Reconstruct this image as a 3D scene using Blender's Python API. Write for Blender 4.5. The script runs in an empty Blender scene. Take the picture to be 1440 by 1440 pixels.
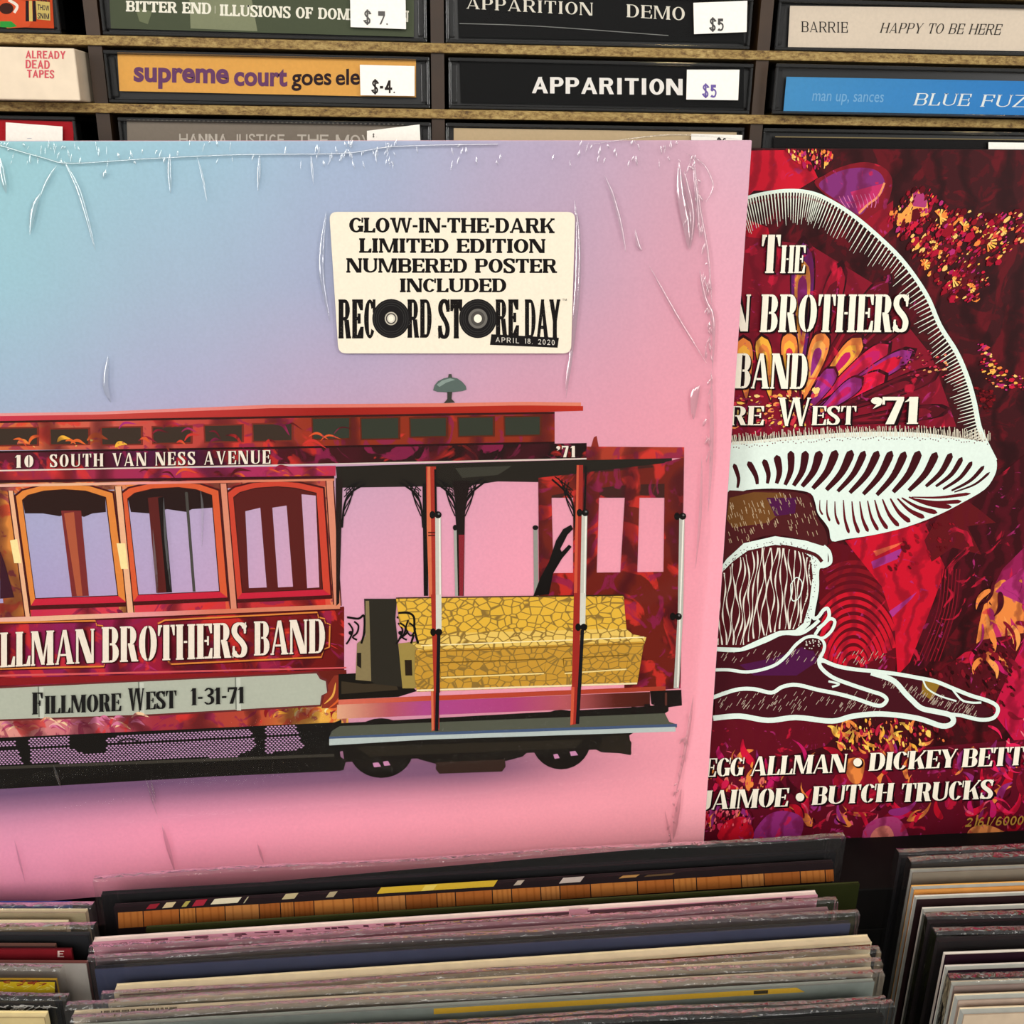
import bpy, math, random
from mathutils import Vector, Matrix
from mathutils.geometry import tessellate_polygon
random.seed(7)
scene = bpy.context.scene
COL = bpy.context.collection

# ------------------------------------------------------------------ camera, world, lights
FPX = 1413.0
# rows: camera x (right), y (down), z (forward) axes in shop axes (u right, v down, n into the wall), millimetres
RX = (0.99664, -0.01334, -0.08079)
RY = (-0.01463, 0.94176, -0.33597)
RZ = (0.08057, 0.33602, 0.9384)
CAMH = 1.35


def W(u, v, n):
    return Vector((u / 1000.0, n / 1000.0, CAMH - v / 1000.0))


def Wd(u, v, n):
    return Vector((u, n, -v))


cam_data = bpy.data.cameras.new('camera')
cam = bpy.data.objects.new('camera', cam_data)
COL.objects.link(cam)
cx, cy, cz = Wd(*RX), -Wd(*RY), -Wd(*RZ)
m = Matrix((cx, cy, cz)).transposed().to_4x4()
m.translation = W(0, 0, 0)
cam.matrix_world = m
cam_data.sensor_width = 36
cam_data.lens = FPX / 1440 * 36
cam_data.clip_start = 0.01
cam_data.clip_end = 50
scene.camera = cam

scene.view_settings.view_transform = 'Standard'
scene.view_settings.look = 'None'
scene.view_settings.gamma = 1
scene.view_settings.exposure = -0.13
scene.view_settings.use_curve_mapping = False

world = bpy.data.worlds.new('shop_interior')
scene.world = world
world.use_nodes = True
bg = world.node_tree.nodes['Background']
bg.inputs[0].default_value = (0.95, 0.93, 0.9, 1)
bg.inputs[1].default_value = 0.5


def area(name, loc, target, size, size_y, power, color):
    d = bpy.data.lights.new(name, 'AREA')
    d.shape = 'RECTANGLE'
    d.size, d.size_y = size, size_y
    d.energy = power
    d.color = color
    o = bpy.data.objects.new(name, d)
    COL.objects.link(o)
    o.location = loc
    o.rotation_euler = (Vector(target) - Vector(loc)).to_track_quat('-Z', 'Y').to_euler()
    return o


def point(name, loc, power, color, r):
    d = bpy.data.lights.new(name, 'POINT')
    d.energy, d.color, d.shadow_soft_size = power, color, r
    o = bpy.data.objects.new(name, d)
    COL.objects.link(o)
    o.location = loc
    return o


area('shop_window_light', (-2.0, -1.3, 1.75), (0, 0.35, 1.2), 0.75, 1.8, 36, (1.0, 0.985, 0.96))
area('crease_highlight_light', (1.9, -1.7, 1.8), (0, 0.35, 1.2), 0.55, 1.7, 22, (1.0, 0.98, 0.94))  # unseen side light, added at the right so film creases catch highlights
area('ceiling_panel_light', (-0.1, -1.9, 2.35), (0, 0.3, 1.0), 1.8, 1.1, 40, (1.0, 0.97, 0.91))
point('ceiling_bulb_light', (0.5, -0.75, 2.75), 2.2, (1.0, 0.72, 0.36), 0.03)
point('ceiling_bulb_light', (-0.2, -1.0, 2.75), 2.2, (1.0, 0.72, 0.36), 0.03)
point('ceiling_bulb_light', (1.2, -0.9, 2.7), 2.2, (1.0, 0.72, 0.36), 0.03)


# ------------------------------------------------------------------ geometry helpers
def closed(pts, k=5):
    n = len(pts)
    out = []
    for i in range(n):
        p0, p1, p2, p3 = pts[i - 1], pts[i], pts[(i + 1) % n], pts[(i + 2) % n]
        for j in range(k):
            t = j / k
            out.append(tuple(0.5 * ((2 * p1[a]) + (-p0[a] + p2[a]) * t + (2 * p0[a] - 5 * p1[a] + 4 * p2[a] - p3[a]) * t * t + (-p0[a] + 3 * p1[a] - 3 * p2[a] + p3[a]) * t ** 3) for a in (0, 1)))
    return out


def ray(px, py):
    a, b = (px - 720.0) / FPX, (py - 720.0) / FPX
    return Vector((a * RX[0] + b * RY[0] + RZ[0], a * RX[1] + b * RY[1] + RZ[1], a * RX[2] + b * RY[2] + RZ[2]))


class Plane:
    """A real plane of the shop (a cover, a row of spines), in (u, v, n) millimetres."""
    def __init__(self, o, nrm):
        self.o = Vector(o)
        self.n = Vector(nrm).normalized()

    def P(self, px, py, off=0.0):
        d = ray(px, py)
        s = (self.o - self.n * off).dot(self.n) / d.dot(self.n)
        return d * s


def lin(c):
    if isinstance(c, str):
        c = c.lstrip('#')
        c = [int(c[i:i + 2], 16) / 255 for i in (0, 2, 4)]
        c = [x / 12.92 if x <= 0.04045 else ((x + 0.055) / 1.055) ** 2.4 for x in c]
    return (c[0], c[1], c[2], 1.0)


def mix(a, b, t):
    a, b = lin(a), lin(b)
    return tuple(a[i] + (b[i] - a[i]) * t for i in range(4))


def empty(name, loc, label, cat, group=None):
    o = bpy.data.objects.new(name, None)
    COL.objects.link(o)
    o.location = loc
    o.empty_display_size = 0.02
    o['label'] = label
    o['category'] = cat
    if group:
        o['group'] = group
    return o


def wloc(parent):
    v = Vector((0, 0, 0))
    while parent:
        v = v + parent.location
        parent = parent.parent
    return v


def mesh_obj(name, verts, faces, mat, parent=None, cols=None, smooth=False, label=None, kind=None):
    """verts: world-space Vectors."""
    base = wloc(parent)
    me = bpy.data.meshes.new(name)
    me.from_pydata([tuple(v - base) for v in verts], [], faces)
    if cols is not None:
        at = me.color_attributes.new('col', 'FLOAT_COLOR', 'CORNER')
        flat = []
        for c in cols:
            flat.extend(c)
        at.data.foreach_set('color', flat)
    me.materials.append(mat)
    if smooth:
        me.polygons.foreach_set('use_smooth', [True] * len(me.polygons))
    me.update()
    o = bpy.data.objects.new(name, me)
    COL.objects.link(o)
    if parent:
        o.parent = parent
    if label:
        o['label'] = label
    if kind:
        o['kind'] = kind
    return o


def bevel(o, w, seg=2):
    b = o.modifiers.new('bevel', 'BEVEL')
    b.width = w / 1000.0
    b.segments = seg
    b.limit_method = 'ANGLE'
    return o


BOXF = [(0, 1, 2, 3), (7, 6, 5, 4), (0, 4, 5, 1), (1, 5, 6, 2), (2, 6, 7, 3), (3, 7, 4, 0)]


def slab(front, back):
    return [W(*p) for p in list(front) + list(back)], BOXF


def box(name, u0, u1, v0, v1, n0, n1, mat, parent=None, bv=0, **k):
    f = [(u0, v0, n0), (u0, v1, n0), (u1, v1, n0), (u1, v0, n0)]
    b = [(p[0], p[1], n1) for p in f]
    vs, fs = slab(f, b)
    o = mesh_obj(name, vs, fs, mat, parent, **k)
    if bv:
        bevel(o, bv)
    return o


DZ = 0.001


class Ink:
    """Flat print gathered as polygons in the plane of a cover."""
    def __init__(self, plane, off=0.05):
        self.pl, self.off = plane, off
        self.v, self.f, self.c = [], [], []
        self.bound = None if plane is None else getattr(plane, 'bound', None)
        self.z, self.lock, self.clip = 0.0, False, None

    def poly(self, pts, col, lift=0.0):
        # every shape lies a hair over the one printed before it
        base = len(self.v)
        if not self.lock:
            self.z += DZ
        lift = self.z
        if self.bound:       # nothing is printed past the edge of the cover
            (ax, ay), (bx, by), (cx_, cy_), (dx, dy) = self.bound      # top left, bottom left, bottom right, top right
            q = []
            for x, y in pts:
                y = max(y, ay + (dy - ay) * (x - ax) / (dx - ax) + .8)
                y = min(y, by + (cy_ - by) * (x - bx) / (cx_ - bx) - .8)
                x = max(x, ax + (bx - ax) * (y - ay) / (by - ay) + .8)
                x = min(x, dx + (cx_ - dx) * (y - dy) / (cy_ - dy) - .8)
                q.append((x, y))
            pts = q
        for x, y in pts:
            q = self.pl.P(x, y, self.off + lift)
            if self.clip:
                q.y = min(max(q.y, self.clip[0]), self.clip[1])
                q.x = min(max(q.x, self.clip[2]), self.clip[3])
            self.v.append(W(*q))
        if len(pts) > 4:
            tris = tessellate_polygon([[Vector((x, y, 0)) for x, y in pts]])
        else:
            tris = [tuple(range(len(pts)))]
        for t in tris:
            # make sure faces look at the camera
            a, b, c = [pts[i] for i in t[:3]]
            if (b[0] - a[0]) * (c[1] - a[1]) - (b[1] - a[1]) * (c[0] - a[0]) > 0:
                t = tuple(reversed(t))
            self.f.append(tuple(base + i for i in t))
            for i in t:
                self.c.append(lin(col(*pts[i])) if callable(col) else lin(col))

    def strip(self, a, b, col, n=None, lift=0.0):
        """ribbon between polylines a and b (same length)"""
        was, self.lock = self.lock, True
        self.z += 0 if was else DZ
        for i in range(len(a) - 1):
            cc = col(i) if callable(col) else col
            self.poly([a[i], a[i + 1], b[i + 1], b[i]], cc, lift)
        self.lock = was

    def stroke(self, pts, w, col, lift=0.0, taper=False, smooth=True):
        if smooth and len(pts) > 2:
            pts = spline(pts, 5)
        n = len(pts)
        L, R = [], []
        for i in range(n):
            p0, p1 = pts[max(i - 1, 0)], pts[min(i + 1, n - 1)]
            dx, dy = p1[0] - p0[0], p1[1] - p0[1]
            d = math.hypot(dx, dy) or 1
            ww = w(i / (n - 1)) if callable(w) else w
            if taper:
                ww *= math.sin(math.pi * (0.06 + 0.88 * i / (n - 1)))
            nx, ny = -dy / d * ww / 2, dx / d * ww / 2
            L.append((pts[i][0] + nx, pts[i][1] + ny))
            R.append((pts[i][0] - nx, pts[i][1] - ny))
        self.strip(L, R, col, lift=lift)

    def disc(self, x, y, rx, ry, col, n=20, lift=0.0):
        self.poly([(x + rx * math.cos(2 * math.pi * i / n), y + ry * math.sin(2 * math.pi * i / n)) for i in range(n)], col, lift)

    def build(self, name, mat, parent, **k):
        return mesh_obj(name, self.v, self.f, mat, parent, cols=self.c, **k)


def spline(pts, k=5):
    out = []
    n = len(pts)
    for i in range(n - 1):
        p0, p1, p2, p3 = pts[max(i - 1, 0)], pts[i], pts[i + 1], pts[min(i + 2, n - 1)]
        for j in range(k):
            t = j / k
            out.append(tuple(0.5 * ((2 * p1[a]) + (-p0[a] + p2[a]) * t + (2 * p0[a] - 5 * p1[a] + 4 * p2[a] - p3[a]) * t * t + (-p0[a] + 3 * p1[a] - 3 * p2[a] + p3[a]) * t ** 3) for a in (0, 1)))
    out.append(tuple(pts[-1]))
    return out


# ------------------------------------------------------------------ own letter shapes
WT = dict(A=.98, B=.86, C=.82, D=.9, E=.78, F=.74, G=.9, H=.98, I=.4, J=.6, K=.95, L=.74, M=1.2, N=1.0, O=.9, P=.82, Q=.9, R=.9,
          S=.74, T=.84, U=.94, V=.94, W=1.4, X=.94, Y=.92, Z=.78)
WT.update({'0': .66, '1': .4, '2': .66, '3': .66, '4': .7, '5': .66, '6': .66, '7': .62, '8': .66, '9': .66, ' ': .42, '-': .36, '.': .24,
           ',': .24, '$': .6, '/': .5, '|': .2, "'": .3})
STENCIL = dict(T=.195, t=.06, s=.03, h=.045, g=.035, w=.64, sp=.035)
CLAREN = dict(T=.265, t=.12, s=.05, h=.125, g=0, w=1.0, sp=.035)
SERIF = dict(T=.13, t=.055, s=.05, h=.05, g=0, w=.85, sp=.12)
WESTERN = dict(T=.23, t=.12, s=.06, h=.16, g=0, w=.9, sp=.04)
TALL = dict(T=.135, t=.09, s=.006, h=.05, g=0, w=.40, sp=.03)
SANS = dict(T=.185, t=.16, s=0, h=0, g=0, w=.8, sp=.1)
THIN = dict(T=.12, t=.11, s=0, h=0, g=0, w=.8, sp=.28)


def ring(cx, cy, a, b, T, t, a0, a1, n=9):
    out = []
    T, t = min(T, a * .98), min(t, b * .95)
    for i in range(n):
        q0, q1 = math.radians(a0 + (a1 - a0) * i / n), math.radians(a0 + (a1 - a0) * (i + 1) / n)
        out.append([(cx + a * math.cos(q0), cy + b * math.sin(q0)), (cx + a * math.cos(q1), cy + b * math.sin(q1)),
                    (cx + (a - T) * math.cos(q1), cy + (b - t) * math.sin(q1)), (cx + (a - T) * math.cos(q0), cy + (b - t) * math.sin(q0))])
    return out


def rect(x0, y0, x1, y1):
    return [(x0, y0), (x1, y0), (x1, y1), (x0, y1)]


def glyph(ch, st):
    T, t, s, h, g = st['T'], st['t'], st['s'], st['h'], st['g']
    Wd_ = WT.get(ch, .7) * st['w']
    P = []
    R = Wd_

    def stem(x, w=T, top=True, bot=True, y0=0, y1=1):
        P.append(rect(x, y0, x + w, y1))
        if h > 0:
            if bot:
                P.append(rect(x - s, y0, x + w + s, y0 + h))
            if top:
                P.append(rect(x - s, y1 - h, x + w + s, y1))

    def diag(x0, y0, x1, y1, w):
        P.append([(x0, y0), (x0 + w, y0), (x1 + w, y1), (x1, y1)])

    def bowl(x0, yc, b, a_end):
        a = min(b * .9, (a_end - x0) * .75)
        xc = a_end - a
        if xc > x0:
            P.append(rect(x0, yc + b - t, xc, yc + b))
            P.append(rect(x0, yc - b, xc, yc - b + t))
        P.extend(ring(xc, yc, a, b, T, t, -90, 90))

    if ch == 'A':
        ax = R * .5 - T * .32
        diag(s, 0, ax, 1, t * 1.15)
        P.append([(R - s - T, 0), (R - s, 0), (ax + T * .62, 1), (ax - .0, 1)])
        P.append(rect(R * .24 + g * .5, .24, R * .66, .24 + t))
        if h > 0:
            P.append(rect(0, 0, s * 2 + t, h)); P.append(rect(R - 2 * s - T, 0, R, h))
    elif ch in 'BDPREFLHK':
        stem(s, top=True, bot=True)
        x0 = s + T + g
        if ch == 'B':
            bowl(x0, .74, .26, R - T * .12); bowl(x0, .27, .27, R)
        elif ch == 'D':
            bowl(x0, .5, .5, R)
        elif ch in 'PR':
            bowl(x0, .73 if ch == 'R' else .71, .27 if ch == 'R' else .29, R if ch == 'P' else R - T * .25)
            if ch == 'R':
                P.append([(R * .45, .48), (R * .45 + T, .48), (R - T * .05, 0), (R - T * 1.05, 0)])
                P.append(rect(R - T * 1.05, 0, R + s * .4, max(h, .001)))
        elif ch in 'EFL':
            if ch in 'EF':
                P.append(rect(x0, 1 - t, R, 1)); P.append(rect(x0, .5 - t * .4, R - T * .5, .5 + t * .6))
                if h > 0:
                    P.append([(R - t * .9, .72), (R, .72), (R, 1), (R - t * 2.2, 1)])
                    P.append(rect(R - T * .5 - t, .38, R - T * .5, .64))
            if ch in 'EL':
                P.append(rect(x0, 0, R, t))
                if h > 0:
                    P.append([(R - t * 2.2, 0), (R + .01, 0), (R + .02, .3), (R - t * .8, .3)])
        elif ch == 'H':
            stem(R - s - T)
            P.append(rect(x0, .5 - t * .5, R - s - T - g, .5 + t * .5))
        elif ch == 'K':
            diag(x0 - T * .2, .4, R - s - t, 1, t * 1.3)
            P.append([(x0 + R * .08, .55), (x0 + R * .08 + T * .6, .68), (R - .0, 0), (R - T, 0)])
            if h > 0:
                P.append(rect(R - T - s * 2, 0, R, h)); P.append(rect(R - s * 3 - t, 1 - h, R, 1))
    elif ch == 'C' or ch == 'G':
        a = R / 2
        P.extend(ring(a - g / 2, .5, a - g / 2, .5, T, t, 90, 270))
        P.extend(ring(a + g / 2, .5, a - g / 2, .5, T * .8, t, 38, 90, 5))
        P.extend(ring(a + g / 2, .5, a - g / 2, .5, T * .8, t, -90, -38, 5))
        if h > 0:
            P.append(rect(R - t * .9, .66, R, 1))
        if ch == 'G':
            P.append(rect(R - T, .05, R, .46)); P.append(rect(R - T - s * 1.6, .46 - max(h, t), R + s * .5, .46))
    elif ch in 'O0Q':
        a = R / 2
        P.extend(ring(a - g / 2, .5, a - g / 2, .5, T, t, 90, 270))
        P.extend(ring(a + g / 2, .5, a - g / 2, .5, T, t, -90, 90))
    elif ch in 'I':
        x = (R - T) / 2
        stem(x)
    elif ch == '1':
        x = R - T - s
        P.append(rect(x, 0, x + T, 1))
        P.append([(x - T * .55, .8), (x, .84), (x, 1), (x - T * .1, .93)])
        if h > 0:
            P.append(rect(x - s, 0, x + T + s, h))
    elif ch == 'J':
        stem(R - T - s, bot=False, y0=.25)
        P.extend(ring(R - s - R * .42, .27, R * .42, .27, T, t, 180, 360))
    elif ch == 'M':
        stem(s, t * 1.3, top=False); stem(R - s - T)
        P.append([(s, 1), (s + T * 1.05, 1), (R * .52 + T * .3, .02), (R * .52 - T * .3, .02)])
        diag(R * .5 - t * .2, .02, R - s - T, 1, t * 1.1)
        P.append(rect(0, 1 - max(h, t * .5), s + T * .6, 1))
    elif ch == 'N':
        stem(s, t * 1.3, top=False); stem(R - s - t * 1.3, t * 1.3, bot=False)
        P.append([(s, 1), (s + T * 1.15, 1), (R - s, 0), (R - s - T * 1.15, 0)])
        if h > 0:
            P.append(rect(0, 1 - h, s + T * .6, 1))
    elif ch in 'S53$':
        if ch in 'S$':
            pts = [(R * .88, .74), (R * .8, .9), (R * .5, .965), (R * .22, .89), (R * .16, .73), (R * .34, .58), (R * .66, .43), (R * .84, .27), (R * .76, .09), (R * .48, .035), (R * .2, .1), (R * .1, .27)]
        elif ch == '5':
            pts = [(R * .16, .52), (R * .5, .62), (R * .8, .5), (R * .85, .3), (R * .72, .1), (R * .45, .035), (R * .15, .12)]
            P.append(rect(R * .12, .5, R * .12 + t * 1.2, 1)); P.append(rect(R * .12, 1 - t * 1.5, R * .88, 1))
        else:
            pts = [(R * .12, .82), (R * .45, .965), (R * .8, .86), (R * .8, .66), (R * .5, .53), (R * .84, .4), (R * .84, .15), (R * .45, .035), (R * .1, .16)]
        sp = spline(pts, 4)
        n = len(sp)
        L_, R_ = [], []
        for i in range(n):
            p0, p1 = sp[max(i - 1, 0)], sp[min(i + 1, n - 1)]
            dx, dy = p1[0] - p0[0], p1[1] - p0[1]
            d = math.hypot(dx, dy) or 1
            k = abs(dy / d)
            if ch in 'S$' and .3 < i / n < .7:
                k = max(k, .9)
            w = t + (T * .92 - t) * k
            if i < 3 or i > n - 4:
                w = t * 1.3
            L_.append((sp[i][0] - dy / d * w / 2, sp[i][1] + dx / d * w / 2))
            R_.append((sp[i][0] + dy / d * w / 2, sp[i][1] - dx / d * w / 2))
        for i in range(n - 1):
            P.append([L_[i], L_[i + 1], R_[i + 1], R_[i]])
        if h > 0 and ch == 'S':
            P.append([(R * .86 - t * .5, .68), (R * .86 + t * .6, .68), (R * .9 + t * .4, 1), (R * .9 - t * .1, 1)])
            P.append([(R * .08 - t * .4, 0), (R * .08 + t * .1, 0), (R * .12 + t * .6, .33), (R * .12 - t * .6, .33)])
        if ch == '$':
            P.append(rect(R * .5 - t * .4, -.1, R * .5 + t * .4, 1.1))
    elif ch == 'T':
        x = (R - T) / 2
        P.append(rect(x, 0, x + T, 1))
        if h > 0:
            P.append(rect(x - s, 0, x + T + s, h))
            P.append([(0, .7), (t * .8, .7), (t * 1.9, 1), (0, 1)]); P.append([(R - t * .8, .7), (R, .7), (R, 1), (R - t * 1.9, 1)])
        if g > 0:
            P.append(rect(0, 1 - t, x - g, 1)); P.append(rect(x + T + g, 1 - t, R, 1))
        else:
            P.append(rect(0, 1 - t, R, 1))
    elif ch == 'U':
        a = R / 2 - s
        tr = T if h == 0 else max(t * 1.3, T * .5)
        P.append(rect(s, a * .8, s + T, 1)); P.append(rect(R - s - tr, a * .8, R - s, 1))
        P.extend(ring(R / 2, a * .8, a, a * .8, T, t, 180, 270, 7)); P.extend(ring(R / 2, a * .8, a, a * .8, tr, t, 270, 360, 7))
        if h > 0:
            P.append(rect(0, 1 - h, T + 2 * s, 1)); P.append(rect(R - tr - 2 * s, 1 - h, R, 1))
    elif ch in 'VW':
        n = 1 if ch == 'V' else 2
        wv = R / n if n == 1 else R * .56
        tt = t * 1.2 if h > 0 else T
        for k in range(n):
            x = k * (R - wv)
            P.append([(x + s, 1), (x + s + T, 1), (x + wv / 2 + T * .42, 0), (x + wv / 2 - T * .1, 0)])
            P.append([(x + wv / 2, 0), (x + wv / 2 + tt * .9, 0), (x + wv - s, 1), (x + wv - s - tt, 1)])
            if h > 0:
                P.append(rect(x, 1 - h, x + T + 2 * s, 1))
                if k == n - 1:
                    P.append(rect(x + wv - 2 * s - t, 1 - h, x + wv, 1))
    elif ch == 'X':
        P.append([(0, 1), (T, 1), (R, 0), (R - T, 0)]); diag(0, 0, R - t, 1, t)
    elif ch == 'Y':
        tt = t * 1.2 if h > 0 else T
        x = R / 2 - T / 2
        P.append(rect(x, 0, x + T, .48))
        P.append([(s * .5, 1), (s * .5 + T, 1), (x + T, .44), (x, .44)])
        P.append([(x + T - tt, .44), (x + T, .44), (R - s, 1), (R - s - tt, 1)])
        if h > 0:
            P.append(rect(x - s, 0, x + T + s, h)); P.append(rect(0, 1 - h, T + s * 1.5, 1)); P.append(rect(R - tt - 2 * s, 1 - h, R, 1))
    elif ch == 'Z':
        P.append(rect(0, 1 - t, R, 1)); P.append(rect(0, 0, R, t)); diag(0, 0, R - T, 1, T)
    elif ch == '2':
        P.extend(ring(R / 2, .72, R / 2, .28, T, t * 1.2, -20, 170, 9))
        P.append([(0, 0), (T, 0), (R * .97, .66), (R * .97 - T, .56)]); P.append(rect(0, 0, R, t * 1.5))
    elif ch == '4':
        x = R * .55
        P.append(rect(x, 0, x + T, 1)); P.append(rect(0, .25, R, .25 + t * 1.2)); diag(0, .28, x - t * .2, 1, t * 1.1)
    elif ch in '68':
        P.extend(ring(R / 2, .3, R / 2, .3, T, t, 0, 360, 16))
        if ch == '8':
            P.extend(ring(R / 2, .76, R * .44, .24, T, t, 0, 360, 16))
        else:
            P.extend(ring(R / 2 + .02, .5, R / 2, .5, T, t, 55, 190, 9))
    elif ch == '9':
        P.extend(ring(R / 2, .7, R / 2, .3, T, t, 0, 360, 16)); P.extend(ring(R / 2, .5, R / 2, .5, T, t, -125, 10, 9))
    elif ch == '7':
        P.append(rect(0, 1 - t * 2.2, R, 1)); P.append([(R * .2, 0), (R * .2 + T, 0), (R, 1 - t * 2), (R - T * .8, 1 - t * 2)])
        if h > 0:
            P.append(rect(0, .72, t, 1))
    elif ch == '-':
        P.append(rect(.02, .36, R - .02, .36 + max(t * 1.3, .12)))
    elif ch == '.':
        P.append(rect(0, 0, T * .8, T * .9))
    elif ch == ',':
        P.append([(0, -.12), (T * .3, -.12), (T * .8, .16), (0, .16)])
    elif ch == '/':
        diag(0, 0, R - T * .6, 1, T * .6)
    elif ch == '|':
        P.append(rect(R / 2 - .02, 0, R / 2 + .02, 1))
    elif ch == "'":
        P.extend(ring(.14, .86, .13, .13, .125, .125, 0, 360, 10)); P.append([(.16, .76), (.27, .84), (.24, .7), (.06, .56)])
    return P, Wd_


def text(ink, s, x0, t0, b0, x1, t1, b1, st, col, lift=0.0, shear=0.0, bold=0.0):
    """capitals set between (x0, top t0, baseline b0) and (x1, t1, b1)"""
    st = dict(st)
    st['T'] += bold
    x = 0
    items = []
    for ch in s:
        P, w = glyph(ch, st)
        items.append((x, P))
        x += w + st['sp']
    tot = x - st['sp']
    was, ink.lock = ink.lock, True
    ink.z += 0 if was else DZ
    z0 = ink.z
    for xo, P in items:
        for qi, q in enumerate(P):
            ink.z = z0 + (qi % 8) * DZ * .8     # strokes of one letter overlap, so none are coplanar
            pts = []
            for (a, b) in q:
                a = (a + xo) / tot
                top, bot = t0 + (t1 - t0) * a, b0 + (b1 - b0) * a
                pts.append((x0 + (x1 - x0) * a + shear * b * (bot - top), bot + (top - bot) * b))
            ink.poly(pts, col, lift)
    ink.z = z0 + 8 * DZ * .8
    ink.lock = was


def bfont(ink, s, x0, t0, b0, x1, t1, b1, col, offset=0.0, shear=0.0, lift=0.0):
    """text in Blender's built-in letters, fitted to the same kind of box"""
    cu = bpy.data.curves.new('tmp', 'FONT')
    cu.body = s
    cu.offset = offset
    cu.shear = shear
    cu.resolution_u = 4
    ob = bpy.data.objects.new('tmp', cu)
    COL.objects.link(ob)
    dg = bpy.context.evaluated_depsgraph_get()
    me = bpy.data.meshes.new_from_object(ob.evaluated_get(dg))
    xs = [v.co.x for v in me.vertices]
    ys = [v.co.y for v in me.vertices]
    ink.lock = True
    ink.z += DZ
    mx, Mx, my, My = min(xs), max(xs), min(ys), max(ys)
    for p in me.polygons:
        pts = []
        for i in p.vertices:
            a = (me.vertices[i].co.x - mx) / (Mx - mx)
            b = (me.vertices[i].co.y - my) / (My - my)
            top, bot = t0 + (t1 - t0) * a, b0 + (b1 - b0) * a
            pts.append((x0 + (x1 - x0) * a, bot + (top - bot) * b))
        ink.poly(pts, col, lift)
    ink.lock = False
    bpy.data.objects.remove(ob)
    bpy.data.meshes.remove(me)
    bpy.data.curves.remove(cu)


# ------------------------------------------------------------------ materials
def mat(name):
    m = bpy.data.materials.new(name)
    m.use_nodes = True
    nt = m.node_tree
    return m, nt, nt.nodes['Principled BSDF']


def N(nt, kind, **k):
    n = nt.nodes.new(kind)
    for a, b in k.items():
        if a in n.inputs:
            n.inputs[a].default_value = b
        else:
            setattr(n, a, b)
    return n


def mixrgb(nt, fac, a, b, blend='MIX'):
    n = nt.nodes.new('ShaderNodeMix')
    n.data_type = 'RGBA'
    n.blend_type = blend
    for sock, val in ((n.inputs[0], fac), (n.inputs[6], a), (n.inputs[7], b)):
        if hasattr(val, 'is_linked') or hasattr(val, 'links'):
            nt.links.new(val, sock)
        else:
            sock.default_value = val
    return n.outputs[2]


def ramp(nt, src, stops, interp='LINEAR'):
    r = nt.nodes.new('ShaderNodeValToRGB')
    r.color_ramp.interpolation = interp
    el = r.color_ramp.elements
    while len(el) > 1:
        el.remove(el[-1])
    el[0].position, el[0].color = stops[0][0], lin(stops[0][1])
    for p, c in stops[1:]:
        e = el.new(p)
        e.color = lin(c)
    nt.links.new(src, r.inputs[0])
    return r.outputs[0]


def ink_mat(name, rough=.45, spec=.25):
    m, nt, p = mat(name)
    a = N(nt, 'ShaderNodeVertexColor', layer_name='col')
    tc = N(nt, 'ShaderNodeTexCoord')
    no = N(nt, 'ShaderNodeTexNoise', Scale=900.0, Detail=3.0)
    nt.links.new(tc.outputs['Object'], no.inputs['Vector'])
    g = ramp(nt, no.outputs[0], [(.3, (.94, .94, .94)), (.7, (1, 1, 1))])
    nt.links.new(mixrgb(nt, 1.0, a.outputs[0], g, 'MULTIPLY'), p.inputs['Base Color'])
    p.inputs['Roughness'].default_value = rough
    p.inputs['Specular IOR Level'].default_value = spec
    return m


def swirl_mat(name, wscale, nscale, dark, alt, alt2, strength=.8, rough=.4, thr=.54):
    """printed psychedelic swirls laid over the printed colour"""
    m, nt, p = mat(name)
    a = N(nt, 'ShaderNodeVertexColor', layer_name='col')
    tc = N(nt, 'ShaderNodeTexCoord')
    wv = N(nt, 'ShaderNodeTexWave', Scale=wscale, Distortion=9.0, Detail=4.0)
    wv.inputs['Detail Scale'].default_value = 1.6
    nt.links.new(tc.outputs['Object'], wv.inputs['Vector'])
    n1 = N(nt, 'ShaderNodeTexNoise', Scale=nscale, Detail=5.0, Distortion=2.2)
    nt.links.new(tc.outputs['Object'], n1.inputs['Vector'])
    n2 = N(nt, 'ShaderNodeTexNoise', Scale=nscale * 1.7, Detail=4.0, Distortion=3.0)
    nt.links.new(tc.outputs['Object'], n2.inputs['Vector'])
    f1 = ramp(nt, wv.outputs['Fac'], [(.0, (strength,) * 3), (.28, (strength * .5,) * 3), (.42, (0, 0, 0))])
    f2 = ramp(nt, n1.outputs[0], [(thr, (0, 0, 0)), (thr + .04, (.7, .7, .7))])
    f3 = ramp(nt, n2.outputs[0], [(thr + .02, (0, 0, 0)), (thr + .06, (.75, .75, .75))])
    c = mixrgb(nt, f2, a.outputs[0], lin(alt))
    c = mixrgb(nt, f3, c, lin(alt2))
    c = mixrgb(nt, f1, c, lin(dark))
    nt.links.new(c, p.inputs['Base Color'])
    p.inputs['Roughness'].default_value = rough
    p.inputs['Specular IOR Level'].default_value = .1
    return m


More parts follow.
